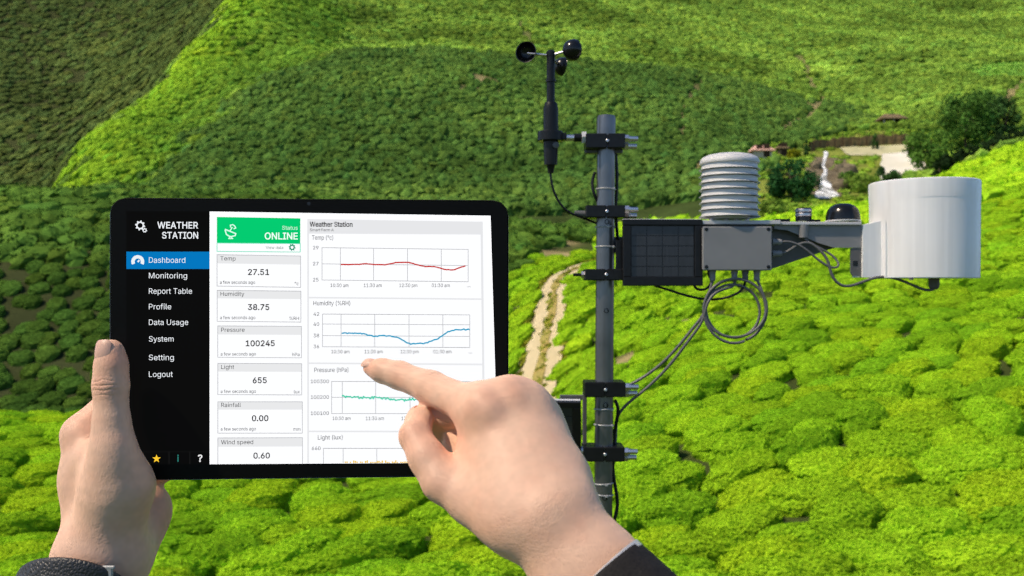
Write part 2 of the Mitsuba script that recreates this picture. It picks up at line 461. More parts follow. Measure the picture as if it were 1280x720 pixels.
order = np.argsort(np.where(seen, PN[:, 1], 1e9))[:300]
one_by_one = np.zeros(len(PN), bool)
one_by_one[order] = True
R = np.random.default_rng(21)
VAR = []
for k in range(12):
    v_, f_, c_ = join(leafy(np.zeros((1, 3)), np.array([0]), 0.66, 0.50, np.random.default_rng(400 + k), 2300, 0.034, True))
    VAR.append(ply((v_, f_), 'm_leaf', smooth=False, color=c_))
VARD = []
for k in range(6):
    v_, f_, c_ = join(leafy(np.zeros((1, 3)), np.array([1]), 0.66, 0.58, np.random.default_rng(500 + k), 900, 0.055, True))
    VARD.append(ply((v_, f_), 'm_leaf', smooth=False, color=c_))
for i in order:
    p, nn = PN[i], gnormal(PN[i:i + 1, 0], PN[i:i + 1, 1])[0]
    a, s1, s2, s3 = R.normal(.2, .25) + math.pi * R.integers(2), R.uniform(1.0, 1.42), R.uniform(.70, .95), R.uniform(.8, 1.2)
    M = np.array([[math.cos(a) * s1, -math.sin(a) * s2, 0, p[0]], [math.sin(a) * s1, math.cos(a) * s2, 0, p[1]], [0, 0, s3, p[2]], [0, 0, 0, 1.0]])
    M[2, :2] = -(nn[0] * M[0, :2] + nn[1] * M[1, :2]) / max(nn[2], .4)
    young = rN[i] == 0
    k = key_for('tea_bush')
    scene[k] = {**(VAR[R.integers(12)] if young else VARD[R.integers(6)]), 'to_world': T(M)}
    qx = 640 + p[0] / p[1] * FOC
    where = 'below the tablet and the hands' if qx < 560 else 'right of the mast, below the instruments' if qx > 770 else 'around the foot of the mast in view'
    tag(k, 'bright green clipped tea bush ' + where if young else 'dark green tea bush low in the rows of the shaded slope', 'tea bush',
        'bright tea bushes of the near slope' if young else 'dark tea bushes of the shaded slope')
rest = ~one_by_one
sel = rest & (PN[:, 1] < 62)
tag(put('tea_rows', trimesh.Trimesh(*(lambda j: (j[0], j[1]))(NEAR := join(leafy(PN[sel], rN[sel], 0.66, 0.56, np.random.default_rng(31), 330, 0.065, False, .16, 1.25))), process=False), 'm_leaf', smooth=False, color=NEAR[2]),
    'further tea bushes packed in rows across the near field and the shaded slope', 'tea bushes', kind='stuff')
sel = rest & (PN[:, 1] >= 62)
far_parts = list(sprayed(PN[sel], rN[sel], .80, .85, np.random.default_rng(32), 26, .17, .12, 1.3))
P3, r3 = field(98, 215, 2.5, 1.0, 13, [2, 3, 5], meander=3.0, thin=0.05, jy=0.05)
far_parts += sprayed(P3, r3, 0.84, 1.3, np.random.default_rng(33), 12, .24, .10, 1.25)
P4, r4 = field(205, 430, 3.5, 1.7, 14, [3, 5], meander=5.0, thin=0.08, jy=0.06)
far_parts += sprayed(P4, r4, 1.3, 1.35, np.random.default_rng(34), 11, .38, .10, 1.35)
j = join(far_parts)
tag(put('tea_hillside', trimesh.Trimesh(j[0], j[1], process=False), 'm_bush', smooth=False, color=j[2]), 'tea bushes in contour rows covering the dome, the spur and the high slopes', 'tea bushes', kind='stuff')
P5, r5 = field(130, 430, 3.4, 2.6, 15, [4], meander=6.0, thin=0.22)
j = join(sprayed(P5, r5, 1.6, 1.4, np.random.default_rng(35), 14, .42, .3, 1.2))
tag(put('scrub', trimesh.Trimesh(j[0], j[1], process=False), 'm_bush', smooth=False, color=j[2]), 'brownish scrub with shade painted into its tone on the slope beyond the spur', 'scrub', kind='stuff')
P6, r6 = field(78, 150, 1.3, 1.3, 16, [6], meander=3.0, thin=0.35)
bare_px = [[(1098, 103), (1162, 99), (1160, 123), (1100, 123)], [(1050, 120), (1144, 120), (1142, 129), (1048, 129)], [(1020, 90), (1046, 90), (1038, 126), (1022, 126)]]
k6 = ~np.any([contains_xy(Polygon(plan(b)).buffer(.3), P6[:, 0], P6[:, 1]) for b in bare_px], axis=0)
P6, r6 = P6[k6], r6[k6]
P7, r7 = field(180, 250, 1.7, 1.5, 17, [8], thin=0.2)
j = join(list(sprayed(P6, r6, .55, .38, np.random.default_rng(36), 18, .17)) + list(sprayed(P7, r7, .7, .4, np.random.default_rng(37), 14, .3)))
tag(put('valley_tufts', trimesh.Trimesh(j[0], j[1], process=False), 'm_bush', smooth=False, color=j[2]), 'grass tufts and low herbs on the banks of the little valley', 'grass', kind='stuff')
rv = np.random.default_rng(38)
ti_ = rv.integers(4, len(ROAD) - 1, 520)
to_ = np.where(rv.random(520) < .26, rv.normal(.03, .07, 520), np.sign(rv.random(520) - .5) * (0.90 + np.abs(rv.normal(0, .18, 520))))
tq = ROAD[ti_] + side[ti_] * to_[:, None] + rv.normal(0, .07, (520, 2))
tq = np.c_[tq, gz(tq[:, 0], tq[:, 1]) + .04]
tb_ = sprayed(tq, np.full(520, 6), .17, .12, rv, 16, .075)
j = join(list(tb_))
tag(put('verge_grass', trimesh.Trimesh(j[0], j[1], process=False), 'm_bush', smooth=False, color=np.clip(j[2] * [1.25, .85, .6], .004, .8)), 'dry grass tufts along the edges and the middle of the dirt road', 'grass', kind='stuff')
print(len(P3), len(P4), len(P5), sel.sum(), (rest & (PN[:, 1] < 62)).sum())

# ---------------------------------------------------------------- mesh helpers
def bbox(size, center=(0, 0, 0), bevel=0.001, rot=None):
    """a box with chamfered edges"""
    h = np.array(size) / 2.0
    b = min(bevel, h.min() * 0.9)
    pts = []
    for s in np.array(np.meshgrid([-1, 1], [-1, 1], [-1, 1])).reshape(3, -1).T:
        for k in range(3):
            q = h - b
            q[k] = h[k]
            pts.append(s * q)
    m = trimesh.convex.convex_hull(np.array(pts))
    if rot is not None:
        m.apply_transform(rot)
    m.apply_translation(center)
    return m


def rod(p0, p1, r0, r1=None, n=24, cap=True):
    """a (tapered) round bar between two points"""
    p0, p1 = np.asarray(p0, float), np.asarray(p1, float)
    r1 = r0 if r1 is None else r1
    return lathe([(0, 0), (r0, 0), (r1, 1), (0, 1)] if cap else [(r0, 0), (r1, 1)], p0, p1, n, unit=True)


def lathe(profile, p0, p1, n=32, unit=False):
    """profile of (radius, height along p0->p1) turned about the axis; heights in metres, or in axis lengths with unit"""
    p0, p1 = np.asarray(p0, float), np.asarray(p1, float)
    ax = p1 - p0
    L = np.linalg.norm(ax)
    ax = ax / L
    x = np.cross(ax, [0, 0, 1.0] if abs(ax[2]) < .9 else [0, 1.0, 0])
    x /= np.linalg.norm(x)
    y = np.cross(ax, x)
    a = np.arange(n) * 2 * math.pi / n
    ring = np.cos(a)[:, None] * x + np.sin(a)[:, None] * y
    v = np.concatenate([p0 + ax * (h * L if unit else h) + ring * max(r, 1e-6) for r, h in profile])
    f = []
    for i in range(len(profile) - 1):
        k = np.arange(n)
        a0, b0, a1, b1 = i * n + k, i * n + (k + 1) % n, (i + 1) * n + k, (i + 1) * n + (k + 1) % n
        f += [np.stack([a0, b0, b1], 1), np.stack([a0, b1, a1], 1)]
    m = trimesh.Trimesh(v, np.concatenate(f), process=False)
    m.merge_vertices()
    m.update_faces(m.nondegenerate_faces())
    return m


def spline(pts, n):
    from scipy.interpolate import CubicSpline
    p = np.array(pts, float)
    t = np.r_[0, np.cumsum(np.linalg.norm(np.diff(p, axis=0), axis=1) ** 0.6)]
    return CubicSpline(t, p)(np.linspace(0, t[-1], n))


def tube(pts, r, n=60, sides=8, smooth_it=True):
    p = spline(pts, n) if smooth_it else np.array(pts, float)
    n = len(p)
    t = np.gradient(p, axis=0)
    t /= np.linalg.norm(t, axis=1, keepdims=True)
    u = np.cross(t[0], [0.3, 0.9, 0.2])
    rows = []
    a = np.arange(sides) * 2 * math.pi / sides
    rr = np.broadcast_to(r, n)
    for i in range(n):
        u = u - t[i] * np.dot(u, t[i])
        u /= np.linalg.norm(u)
        w = np.cross(t[i], u)
        rows.append(p[i] + rr[i] * (np.cos(a)[:, None] * u + np.sin(a)[:, None] * w))
    v = np.concatenate(rows + [p[:1], p[-1:]])
    f = []
    k = np.arange(sides)
    for i in range(n - 1):
        a0, b0 = i * sides + k, i * sides + (k + 1) % sides
        f += [np.stack([a0, b0, b0 + sides], 1), np.stack([a0, b0 + sides, a0 + sides], 1)]
    f.append(np.stack([(k + 1) % sides, k, np.full(sides, n * sides)], 1))
    f.append(np.stack([(n - 1) * sides + k, (n - 1) * sides + (k + 1) % sides, np.full(sides, n * sides + 1)], 1))
    return trimesh.Trimesh(v, np.concatenate(f), process=False)


def plate(poly_px, d, thick):
    """an upright plate of measured outline, its front at depth d"""
    pg = Polygon([(at(x, y, d)[0], at(x, y, d)[2]) for x, y in poly_px])
    m = trimesh.creation.extrude_polygon(pg, thick, engine='earcut')
    v = m.vertices
    m.vertices = np.stack([v[:, 0], d + v[:, 2], v[:, 1]], -1)
    m.faces = m.faces[:, ::-1]
    m.fix_normals()
    return m


def block(x0, y0, x1, y1, d, thick, bevel=0.001):
    """a chamfered block whose front face spans the measured rectangle at depth d"""
    a, b = at(x0, y1, d), at(x1, y0, d)
    return bbox((b[0] - a[0], thick, b[2] - a[2]), ((a[0] + b[0]) / 2, d + thick / 2, (a[2] + b[2]) / 2), bevel)


def torus(c, axis, R_, r, n=40, m=8):
    a = np.linspace(0, 2 * math.pi, n + 1)
    axis = np.asarray(axis, float) / np.linalg.norm(axis)
    x = np.cross(axis, [0, 1.0, 0.1])
    x /= np.linalg.norm(x)
    y = np.cross(axis, x)
    return tube(c + R_ * (np.cos(a)[:, None] * x + np.sin(a)[:, None] * y), r, sides=m, smooth_it=False)


# ---------------------------------------------------------------- materials of made things
def worn(lo, hi, s=40.0):
    return proc(lambda p, n, uv: mix(lo, hi, fbm(p.x * s, p.y * s, p.z * s, 4)))


mat('m_pole', two({'type': 'principled', 'base_color': worn((.13, .132, .14), (.21, .212, .22), 28.0), 'roughness': 0.30, 'metallic': 0.8, 'specular': 0.5}))
mat('m_black', two({'type': 'principled', 'base_color': worn((.004, .004, .0045), (.010, .010, .011), 60.0), 'roughness': 0.34, 'specular': 0.28}))
mat('m_gloss_black', two({'type': 'principled', 'base_color': {'type': 'rgb', 'value': (.006, .006, .007)}, 'roughness': 0.20, 'specular': 0.4}))
mat('m_steel', two({'type': 'roughconductor', 'material': 'Cr', 'alpha': 0.22}))
mat('m_grey', two({'type': 'principled', 'base_color': worn((.17, .172, .18), (.215, .217, .225), 30.0), 'roughness': 0.42, 'specular': 0.4}))
mat('m_dark_grey', two({'type': 'principled', 'base_color': worn((.075, .076, .08), (.105, .106, .11), 30.0), 'roughness': 0.45, 'specular': 0.4}))
mat('m_light_grey', two({'type': 'principled', 'base_color': worn((.44, .44, .46), (.52, .52, .53), 26.0), 'roughness': 0.30, 'specular': 0.5}))
def streaks(p):
    """rain-washed streaks down the gauge; the pale ones paint in its vertical highlights"""
    return fbm(p.x * 130.0, p.y * 130.0, p.z * 2.2, 4)


mat('m_gauge', two({'type': 'principled', 'base_color': proc(lambda p, n, uv: mix((.56, .56, .575), (.82, .82, .825), 0.65 * streaks(p) + 0.35 * fbm(p.x * 20.0, p.y * 20.0, p.z * 7.0, 3))),
                        'roughness': proc(lambda p, n, uv: 0.10 + 0.30 * streaks(p)), 'specular': 0.7, 'clearcoat': 0.8, 'clearcoat_gloss': 0.93}))
mat('m_white', two({'type': 'roughplastic', 'diffuse_reflectance': {'type': 'rgb', 'value': (.62, .62, .635)}, 'alpha': 0.3, 'int_ior': 1.45}))
mat('m_cell', two({'type': 'principled', 'base_color': proc(lambda p, n, uv: mix((.017, .0175, .020), (.028, .029, .033), fbm(p.x * 260.0, 3.0, p.z * 30.0, 3))), 'roughness': 0.30, 'specular': 0.5}))
mat('m_cable', two({'type': 'principled', 'base_color': {'type': 'rgb', 'value': (.10, .102, .105)}, 'roughness': 0.45}))
mat('m_tie', two({'type': 'principled', 'base_color': {'type': 'rgb', 'value': (.28, .29, .30)}, 'roughness': 0.4}))


# ---------------------------------------------------------------- the valley: pale pond, stream, wall, huts, rocks and trees
def draped(name, pts, m, lift, cell, kind='structure', **kw):
    """a sheet laid over the ground inside a surveyed plan outline"""
    pg = Polygon(plan(pts)).buffer(0)
    pg = pg.buffer(cell).buffer(-cell)
    x0, y0, x1, y1 = pg.bounds
    xs, ys = np.meshgrid(np.arange(x0, x1, cell), np.arange(y0, y1, cell))
    inside = contains_xy(pg, xs.ravel(), ys.ravel())
    edge = np.array([pg.exterior.interpolate(t).coords[0] for t in np.arange(0, pg.length, cell)])
    edge = edge + np.random.default_rng(3).normal(0, cell * .15, edge.shape)
    p = np.concatenate([np.c_[xs.ravel()[inside], ys.ravel()[inside]], edge])
    from scipy.spatial import Delaunay
    t = Delaunay(p).simplices
    c = p[t].mean(1)
    t = t[contains_xy(pg, c[:, 0], c[:, 1])]
    v = np.c_[p, gz(p[:, 0], p[:, 1]) + lift]
    f = np.where((np.cross(np.c_[v[t[:, 1]] - v[t[:, 0]]], v[t[:, 2]] - v[t[:, 0]])[:, 2] < 0)[:, None], t[:, ::-1], t)
    return tag(put(name, trimesh.Trimesh(v, f, process=False), m, smooth=True), kind=kind, **kw)


mat('m_pond_glare', two({'type': 'diffuse', 'reflectance': proc(lambda p, n, uv: mix((.62, .58, .44), (.78, .76, .68), fbm(p.x * .5, p.y * .5, 0.0, 4)))}))
mat('m_gravel', two({'type': 'diffuse', 'reflectance': proc(lambda p, n, uv: mix((.40, .40, .20), (.62, .57, .38), fbm(p.x * .7, p.y * .7, 2.0, 4)))}))
mat('m_foam', two({'type': 'principled', 'base_color': proc(lambda p, n, uv: mix((.22, .22, .20), (.80, .82, .82), smoothstep(.35, .6, fbm(p.x * 1.9, p.y * .9, p.z * .9, 4)))), 'roughness': .5}))
mat('m_rock', two({'type': 'diffuse', 'reflectance': proc(lambda p, n, uv: mix((.075, .06, .038), (.27, .225, .15), fbm(p.x * 1.6, p.y * 1.6, p.z * 1.6, 4)))}))
mat('m_bark', two({'type': 'diffuse', 'reflectance': proc(lambda p, n, uv: mix((.05, .04, .03), (.13, .10, .07), fbm(p.x * 9.0, p.y * 9.0, p.z * 1.5, 4)))}))
mat('m_roof_pink', two({'type': 'diffuse', 'reflectance': proc(lambda p, n, uv: mix((.55, .30, .24), (.70, .44, .36), fbm(p.x * 2.0, p.y * 2.0, p.z * 2.0, 3)))}))
mat('m_plaster', two({'type': 'diffuse', 'reflectance': {'type': 'rgb', 'value': (.50, .44, .36)}}))
mat('m_thatch', two({'type': 'diffuse', 'reflectance': proc(lambda p, n, uv: mix((.10, .07, .04), (.26, .20, .12), fbm(p.x * 3.0, p.y * 3.0, p.z * 3.0, 3)))}))
mat('m_dark_wood', two({'type': 'diffuse', 'reflectance': {'type': 'rgb', 'value': (.05, .035, .025)}}))
mat('m_earth_wall', two({'type': 'diffuse', 'reflectance': proc(lambda p, n, uv: mix((.09, .065, .035), (.22, .17, .08), fbm(p.x * 1.4, p.y * 1.4, p.z * 3.0, 4)))}))

draped('pond_glare', [(1100, 104), (1150, 100), (1160, 104), (1158, 112), (1143, 122), (1103, 122), (1100, 112)], 'm_pond_glare', .12, .8)  # pale sheet for the pond, its glare painted into the colour
draped('gravel_terrace', [(1060, 121), (1142, 121), (1140, 128), (1050, 128)], 'm_gravel', .10, .9)
draped('rocky_ground', [(1012, 92), (1062, 92), (1066, 104), (1056, 118), (1018, 120), (1006, 106)], 'm_rock', .10, .7)
draped('stream', [(1018, 90.5), (1046, 90.5), (1049, 93), (1042, 95.5), (1040, 99), (1033, 101), (1034, 106), (1030, 110), (1033, 118), (1036, 124), (1030, 125), (1029, 118), (1027, 111), (1030, 105), (1026, 101), (1024, 97), (1019, 94)], 'm_foam', .12, .4)


def ground_at(px, d):
    X = (px - 640) / FOC * d
    return np.array([X, d, float(gz(X, d))])


# terrace wall with stakes
w_pts = [ground_at(x, d) for x, d in ((1012, 126), (1040, 128), (1070, 129), (1100, 129.5), (1138, 129.5))]
wl = thing('terrace_wall', 'low brown earth wall holding the grassy terrace above the pale pond', 'wall')
wv, wf = [], []
wp = spline(w_pts, 26)
rw = np.random.default_rng(6)
for i, q in enumerate(wp):
    hgt = 1.1 + .35 * rw.random()
    wv += [q + [0, -.35, -.5], q + [0, -.2 + .1 * rw.random(), hgt], q + [0, .4, hgt + .05], q + [0, .5, -.5]]
for i in range(len(wp) - 1):
    for k_ in range(3):
        a0 = i * 4 + k_
        wf += [(a0, a0 + 4, a0 + 5), (a0, a0 + 5, a0 + 1)]
put('wall', trimesh.Trimesh(np.array(wv), wf, process=False), 'm_earth_wall', wl, smooth=False)
for i in range(1, 25, 2):
    q = wp[i]
    put('stake', rod(q + [0, -.5, -.3], q + [.04, -.42, 1.5 + .5 * rw.random()], .07, .05, n=6), 'm_dark_wood', wl, smooth=False)


def tree(name, label, cat, base, h, cw, cz, n_clump, n_leaf, leaf, color, seed, trunk_r=.16, group=None, droop=0.0, cone=False):
    """tapered trunk and limbs under a crown of leaf clumps"""
    rng = np.random.default_rng(seed)
    t = thing(name, label, cat, group)
    base = np.asarray(base, float)
    top = base + [rng.normal(0, .1 * h), rng.normal(0, .05 * h), h * .80]
    ms = [tube([base - [0, 0, .3], base + (top - base) * .35 + [rng.normal(0, .05 * h), 0, 0], base + (top - base) * .7, top], np.linspace(trunk_r, trunk_r * .25, 16), 16, 7)]
    cc = []
    for k_ in range(n_clump):
        if cone:
            z = rng.random() ** .8
            rr_ = cw * .5 * (1 - z) * rng.uniform(.5, 1)
            a_ = rng.uniform(0, 6.28)
            c = base + [rr_ * math.cos(a_), rr_ * math.sin(a_), h * (cz + (1 - cz) * z)]
        else:
            d_ = rng.normal(0, 1, 3)
            d_ /= np.linalg.norm(d_)
            rr_ = rng.uniform(.35, 1.0) ** .6
            c = base + [0, 0, h * (cz + 1) / 2] + d_ * rr_ * np.array([cw / 2, cw / 2, h * (1 - cz) / 2])
        cc.append(c)
        if k_ % 3 == 0:
            s0 = base + (top - base) * rng.uniform(.4, .9)
            ms.append(tube([s0, (s0 + c) / 2 + [0, 0, .08 * h], c], np.linspace(trunk_r * .35, trunk_r * .08, 8), 8, 5))
    put('trunk', cat_mesh(ms), 'm_bark', t, smooth=True)
    cc = np.array(cc)
    per = n_leaf // n_clump
    cr = np.linalg.norm([cw, cw, h * (1 - cz)]) / 2 * (.20 if not cone else .16)
    off = rng.normal(0, 1, (n_clump, per, 3))
    off /= np.linalg.norm(off, axis=-1, keepdims=True)
    off = off * (rng.random((n_clump, per, 1)) ** .33) * cr * rng.uniform(.7, 1.3, (n_clump, 1, 1))
    pts = (cc[:, None, :] + off).reshape(-1, 3)
    nr = off.reshape(-1, 3) / (np.linalg.norm(off.reshape(-1, 3), axis=1, keepdims=True) + 1e-9) + [0, 0, .4]
    tone = (np.array(color) * rng.uniform(.7, 1.3, (n_clump, 1, 1)) * rng.uniform(.75, 1.25, (n_clump, per, 1))).reshape(-1, 3)
    v, f, c = leaf_quads(pts, nr, rng, leaf, tone, .6, .55)
    put('crown', trimesh.Trimesh(v, f, process=False), 'm_leaf', t, smooth=False, color=c)
    return t


DG, MG, YG = (.055, .125, .034), (.11, .23, .038), (.19, .31, .045)
tree('tree', 'round green tree nearest the pale pond, leftmost of the clump on the right', 'tree', ground_at(1163, 106), 5.2, 5.0, .12, 34, 2600, .22, MG, 1)
tree('tree', 'tallest full tree in the middle of the clump on the right', 'tree', ground_at(1208, 112), 7.6, 6.2, .12, 44, 3400, .23, (.09, .20, .036), 2)
tree('tree', 'dark rounded tree at the right end of the clump', 'tree', ground_at(1249, 115), 6.2, 4.2, .10, 34, 2400, .22, DG, 3)
tree('tree', 'mid green tree squeezed between the tallest tree and the dark one', 'tree', ground_at(1230, 118), 6.4, 4.4, .2, 30, 2000, .22, MG, 4)
tree('evergreen_tree', 'dense dark evergreen tree left of the waterfall, behind the louvred shield', 'tree', ground_at(990, 91), 3.9, 4.6, .05, 40, 3400, .19, (.032, .105, .032), 5)
for i, (x, d, h_, w_, lb) in enumerate(((1008, 121, 2.2, .9, 'slim dark conifer at the left end of the earth wall'), (1094, 126, 2.4, 1.0, 'slim conifer standing before the earth wall above the pond'), (1101, 104, 1.9, 1.5, 'small dark conifer at the left edge of the pale pond'))):
    tree('conifer', lb, 'conifer', ground_at(x, d), h_, w_, .08, 22, 700, .13, DG, 20 + i, .06, cone=True)
for i, (x, d, h_, w_, cl, lb) in enumerate(((966, 84, 1.5, 3.0, YG, 'yellow green shrub on the bank behind the junction box'), (1078, 96, 1.8, 3.4, YG, 'bright shrub on the slope below the pale pond'), (1060, 100, 1.3, 2.0, MG, 'low green shrub beside the stream boulders'),
                                            (993, 120, 1.4, 1.9, (.28, .30, .02), 'small yellow shrub to the right of the pink roofed house'), (1114, 103, 1.2, 2.2, DG, 'dark shrub at the foot of the pale pond'), (925, 112, 1.6, 3.2, MG, 'green shrub left of the pink roofed house'))):
    tree('shrub', lb, 'shrub', ground_at(x, d), h_, w_, .0, 22, 1100, .16, cl, 40 + i, .05)
hd = [(1176, 99), (1192, 100), (1208, 101), (1224, 102), (1240, 103), (1256, 104), (1272, 105), (1290, 106)]  # dark shrubs added to stand in for the shade under the trees
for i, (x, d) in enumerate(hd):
    tree('shade_shrub', 'dark shrub added in place of the tree shade on the right', 'shrub', ground_at(x, d), 2.0, 2.6, .0, 18, 800, .20, (.022, .045, .016), 60 + i, .05, 'dark shrubs added in place of the tree shade')


def boulder(label, base, size, seed, group=None):
    m = trimesh.creation.icosphere(subdivisions=3)
    v = m.vertices
    k_ = .65 + .7 * meshkit.fbm(v * 1.3 + seed * 7.1, 3, seed)[:, None]
    m.vertices = v * k_ * np.array(size) + np.asarray(base) + [0, 0, size[2] * .35]
    key = key_for('boulder')
    scene[key] = ply(m, 'm_rock', smooth=35)
    tag(key, label, 'boulder', group)


boulder('large grey boulder at the foot of the trees beside the pond', ground_at(1184, 101), (1.0, .9, .9), 1)
for i, (x, d, s_) in enumerate(((1050, 97, .8), (1056, 102, .9), (1048, 106, .7), (1016, 99, .8), (1020, 107, .7), (1062, 108, .9))):
    boulder(['brown boulder right of the waterfall foot', 'tallest brown boulder right of the waterfall', 'brown boulder beside the waterfall, halfway up', 'brown boulder left of the waterfall foot', 'small boulder left of the waterfall, halfway up', 'boulder farthest right of the waterfall, near its top'][i], ground_at(x, d), (s_, s_ * .8, s_ * 1.1), 10 + i)
for i in range(12):
    t_ = i / 11
    boulder('pale stone edging the track between the added shade shrubs and the trees', ground_at(1198 + 84 * t_, 107 + 6 * t_), (.42, .36, .34), 30 + i, 'stones edging the track below the trees')


def house(name, label, cat, base, w, dp, h, rh_, wall_m, roof_m, open_=False):
    t = thing(name, label, cat)
    b = np.asarray(base, float)
    if open_:
        for i, (x, y) in enumerate(((-w / 2, -dp / 2), (0, -dp / 2), (w / 2, -dp / 2), (-w / 2, dp / 2), (w / 2, dp / 2))):
            put('post', bbox((.16, .16, h + .6), b + [x * .92, y * .9, h / 2 - .3], .02), 'm_plaster', t, smooth=False)
        put('back_wall', bbox((w * .9, .1, h * .8), b + [0, dp * .42, h * .4], .02), 'm_dark_wood', t, smooth=False)
    else:
        put('wall', bbox((w, dp, h + .8), b + [0, 0, h / 2 - .4], .02), wall_m, t, smooth=False)
        put('door', bbox((.8, .06, 1.7), b + [w * .2, -dp / 2 - .03, .85], .01), 'm_dark_wood', t, smooth=False)
        put('window', bbox((.8, .06, .8), b + [-w * .2, -dp / 2 - .03, 1.2], .01), 'm_dark_wood', t, smooth=False)
    o = .35
    v = np.array([(-w / 2 - o, -dp / 2 - o, 0), (w / 2 + o, -dp / 2 - o, 0), (w / 2 + o, dp / 2 + o, 0), (-w / 2 - o, dp / 2 + o, 0), (-w / 2 + w * .16, 0, rh_), (w / 2 - w * .16, 0, rh_)]) + b + [0, 0, h]
    v = np.concatenate([v, v - [0, 0, .12]])
    m = trimesh.convex.convex_hull(v)
    put('roof', m, roof_m, t, smooth=False)
    return t


house('house', 'small house with a pink hipped roof above the louvred shield', 'house', ground_at(951, 119), 2.3, 2.2, .9, .75, 'm_plaster', 'm_roof_pink')
house('hut', 'tiny brown hut between the pink roofed house and the yellow shrub', 'hut', ground_at(977, 124), 1.0, 1.2, 1.0, .5, 'm_thatch', 'm_thatch')
house('shed', 'open brown shed on pale posts where the tracks meet under the dome', 'shed', ground_at(1114, 148), 3.4, 2.4, 1.5, .9, 'm_thatch', 'm_thatch', True)

# ---------------------------------------------------------------- the weather station
D = 1.80
S = D / FOC
ws = thing('weather_station', 'grey mast carrying black wind cups, solar panels, white louvred shield and pale rain gauge', 'weather station')


def pole_x(py):
    return 757.8 - 3.6 * (py - 144) / 456.0


def P3(x, y, dd=0.0):
    return at(x, y, D) + np.array([0, dd, 0])


PR = 11.4 * S
ax_top = P3(pole_x(145), 145)
ax_low = P3(pole_x(1420), 1420)
ax_low[2] = -1.75
put('pole', lathe([(PR * .86, 0), (PR, 0.0), (PR, np.linalg.norm(ax_low - ax_top) - .004), (PR * .96, np.linalg.norm(ax_low - ax_top)), (PR * .84, np.linalg.norm(ax_low - ax_top)), (PR * .84, np.linalg.norm(ax_low - ax_top) - .08)], ax_low, ax_top, 40), 'm_pole', ws, smooth=40)
put('pole_cap', lathe([(PR * 1.03, 0), (PR * 1.05, .002), (PR * 1.05, .036), (PR * .9, .041), (PR * .55, .043), (0, .043)], P3(pole_x(172), 171.5), P3(pole_x(144), 144), 40), 'm_pole', ws, smooth=35)
for hy, s in ((278, 3.2), (388, 3.2), (505, 3.6), (620, 3.4)):
    c = P3(pole_x(hy) + 1.0, hy, -PR * 0.992)
    put('bolt_hole', lathe([(s * S, 0), (s * S, .0012), (s * S * .72, .0016), (s * S * .66, .0004), (0, .0004)], c + [0, .0006, 0], c - [0, .002, 0], 18), 'm_gloss_black', ws, smooth=30)
for ty, sl in ((237, .6), (284, -.4), (309, .3), (511, -.9), (531, .9), (604, -1.5), (618, 1.2)):
    k = torus(P3(pole_x(ty), ty), [0.04 * sl, 0.05, 1], PR * 1.03, .0017, 40, 6)
    h = bbox((.006, .005, .005), P3(pole_x(ty) + (9 if ty % 2 else 3), ty, -PR * (.72 if ty % 2 else 1.0)), .001)
    put('cable_tie', cat_mesh([k, h]), 'm_tie', ws, smooth=30)


def clamp(y0, y1, x0=731, x1=779.5, bolts='right', long_to=None):
    c = pole_x((y0 + y1) / 2)
    k = key_for(ws + '__clamp')
    hw = PR * 1.55
    left = bbox(((c - .6 - x0) * S, 2 * hw, (y1 - y0) * S), P3((x0 + c - .6) / 2, (y0 + y1) / 2), .0016)
    right = bbox(((x1 - c - .6) * S, 2 * hw, (y1 - y0) * S), P3((x1 + c + .6) / 2, (y0 + y1) / 2), .0016)
    # bored for the pole, so that the two jaws close around it
    put('clamp', cat_mesh([left, right]), 'm_black', ws, smooth=25)
    ym = (y0 + y1) / 2
    c0 = P3(c, ym, -hw - .0006)
    put('screw', lathe([(0, 0), (.0032, 0), (.0032, .0015), (.0024, .0022), (0, .0022)], c0 + [0, .0008, 0], c0 - [0, .002, 0], 16), 'm_steel', k, smooth=30)
    if bolts == 'right':
        for yo, do, ln in ((-.16, -.75, 16), (.30, -.35, 15.5)):
            yy = ym + (y1 - y0) * yo
            a, b = P3(x1 - 1, yy, do * hw), P3(x1 + ln, yy, do * hw)
            nut = rod(P3(x1 - .2, yy, do * hw), P3(x1 + 4.5, yy, do * hw), .0082, n=6)
            put('bolt', cat_mesh([rod(a, b, .0048, n=16), nut, rod(P3(x1 + 4.5, yy, do * hw), P3(x1 + 7, yy, do * hw), .0058, n=16)]), 'm_steel', k, smooth=25)
    return k


k1c = clamp(169.5, 187.5)
put('backing_block', bbox((47 * S, PR * 1.2, 8 * S), P3(755, 187.6, PR * .4), .0015), 'm_dark_grey', k1c, smooth=25)
clamp(258, 273)
clamp(336.5, 350.5, 730, 778, bolts='none')
put('threaded_stud', cat_mesh([rod(P3(716.5, 343.5), P3(731, 343.5), .0030, n=12)]), 'm_black', ws, smooth=30)
put('stud_nut', rod(P3(726.5, 343.5), P3(730.5, 343.5), .0075, n=6), 'm_steel', ws, smooth=20)
kc4 = clamp(476, 494.5, 729.5, 780)
kc5 = clamp(556, 574, 728, 779)
put('nut', cat_mesh([rod(P3(779.5, 263, -.012), P3(785, 263, -.012), .0085, n=6), rod(P3(783, 267, -.012), P3(787, 267, -.012), .006, n=16)]), 'm_light_grey', ws + '__clamp_001', smooth=25)

# anemometer on its side arm
an = key_for(ws + '__anemometer')
AX = 688.2
DZ = -0.012


def Q(x, y, dd=0.0):
    return P3(x, y, DZ + dd)


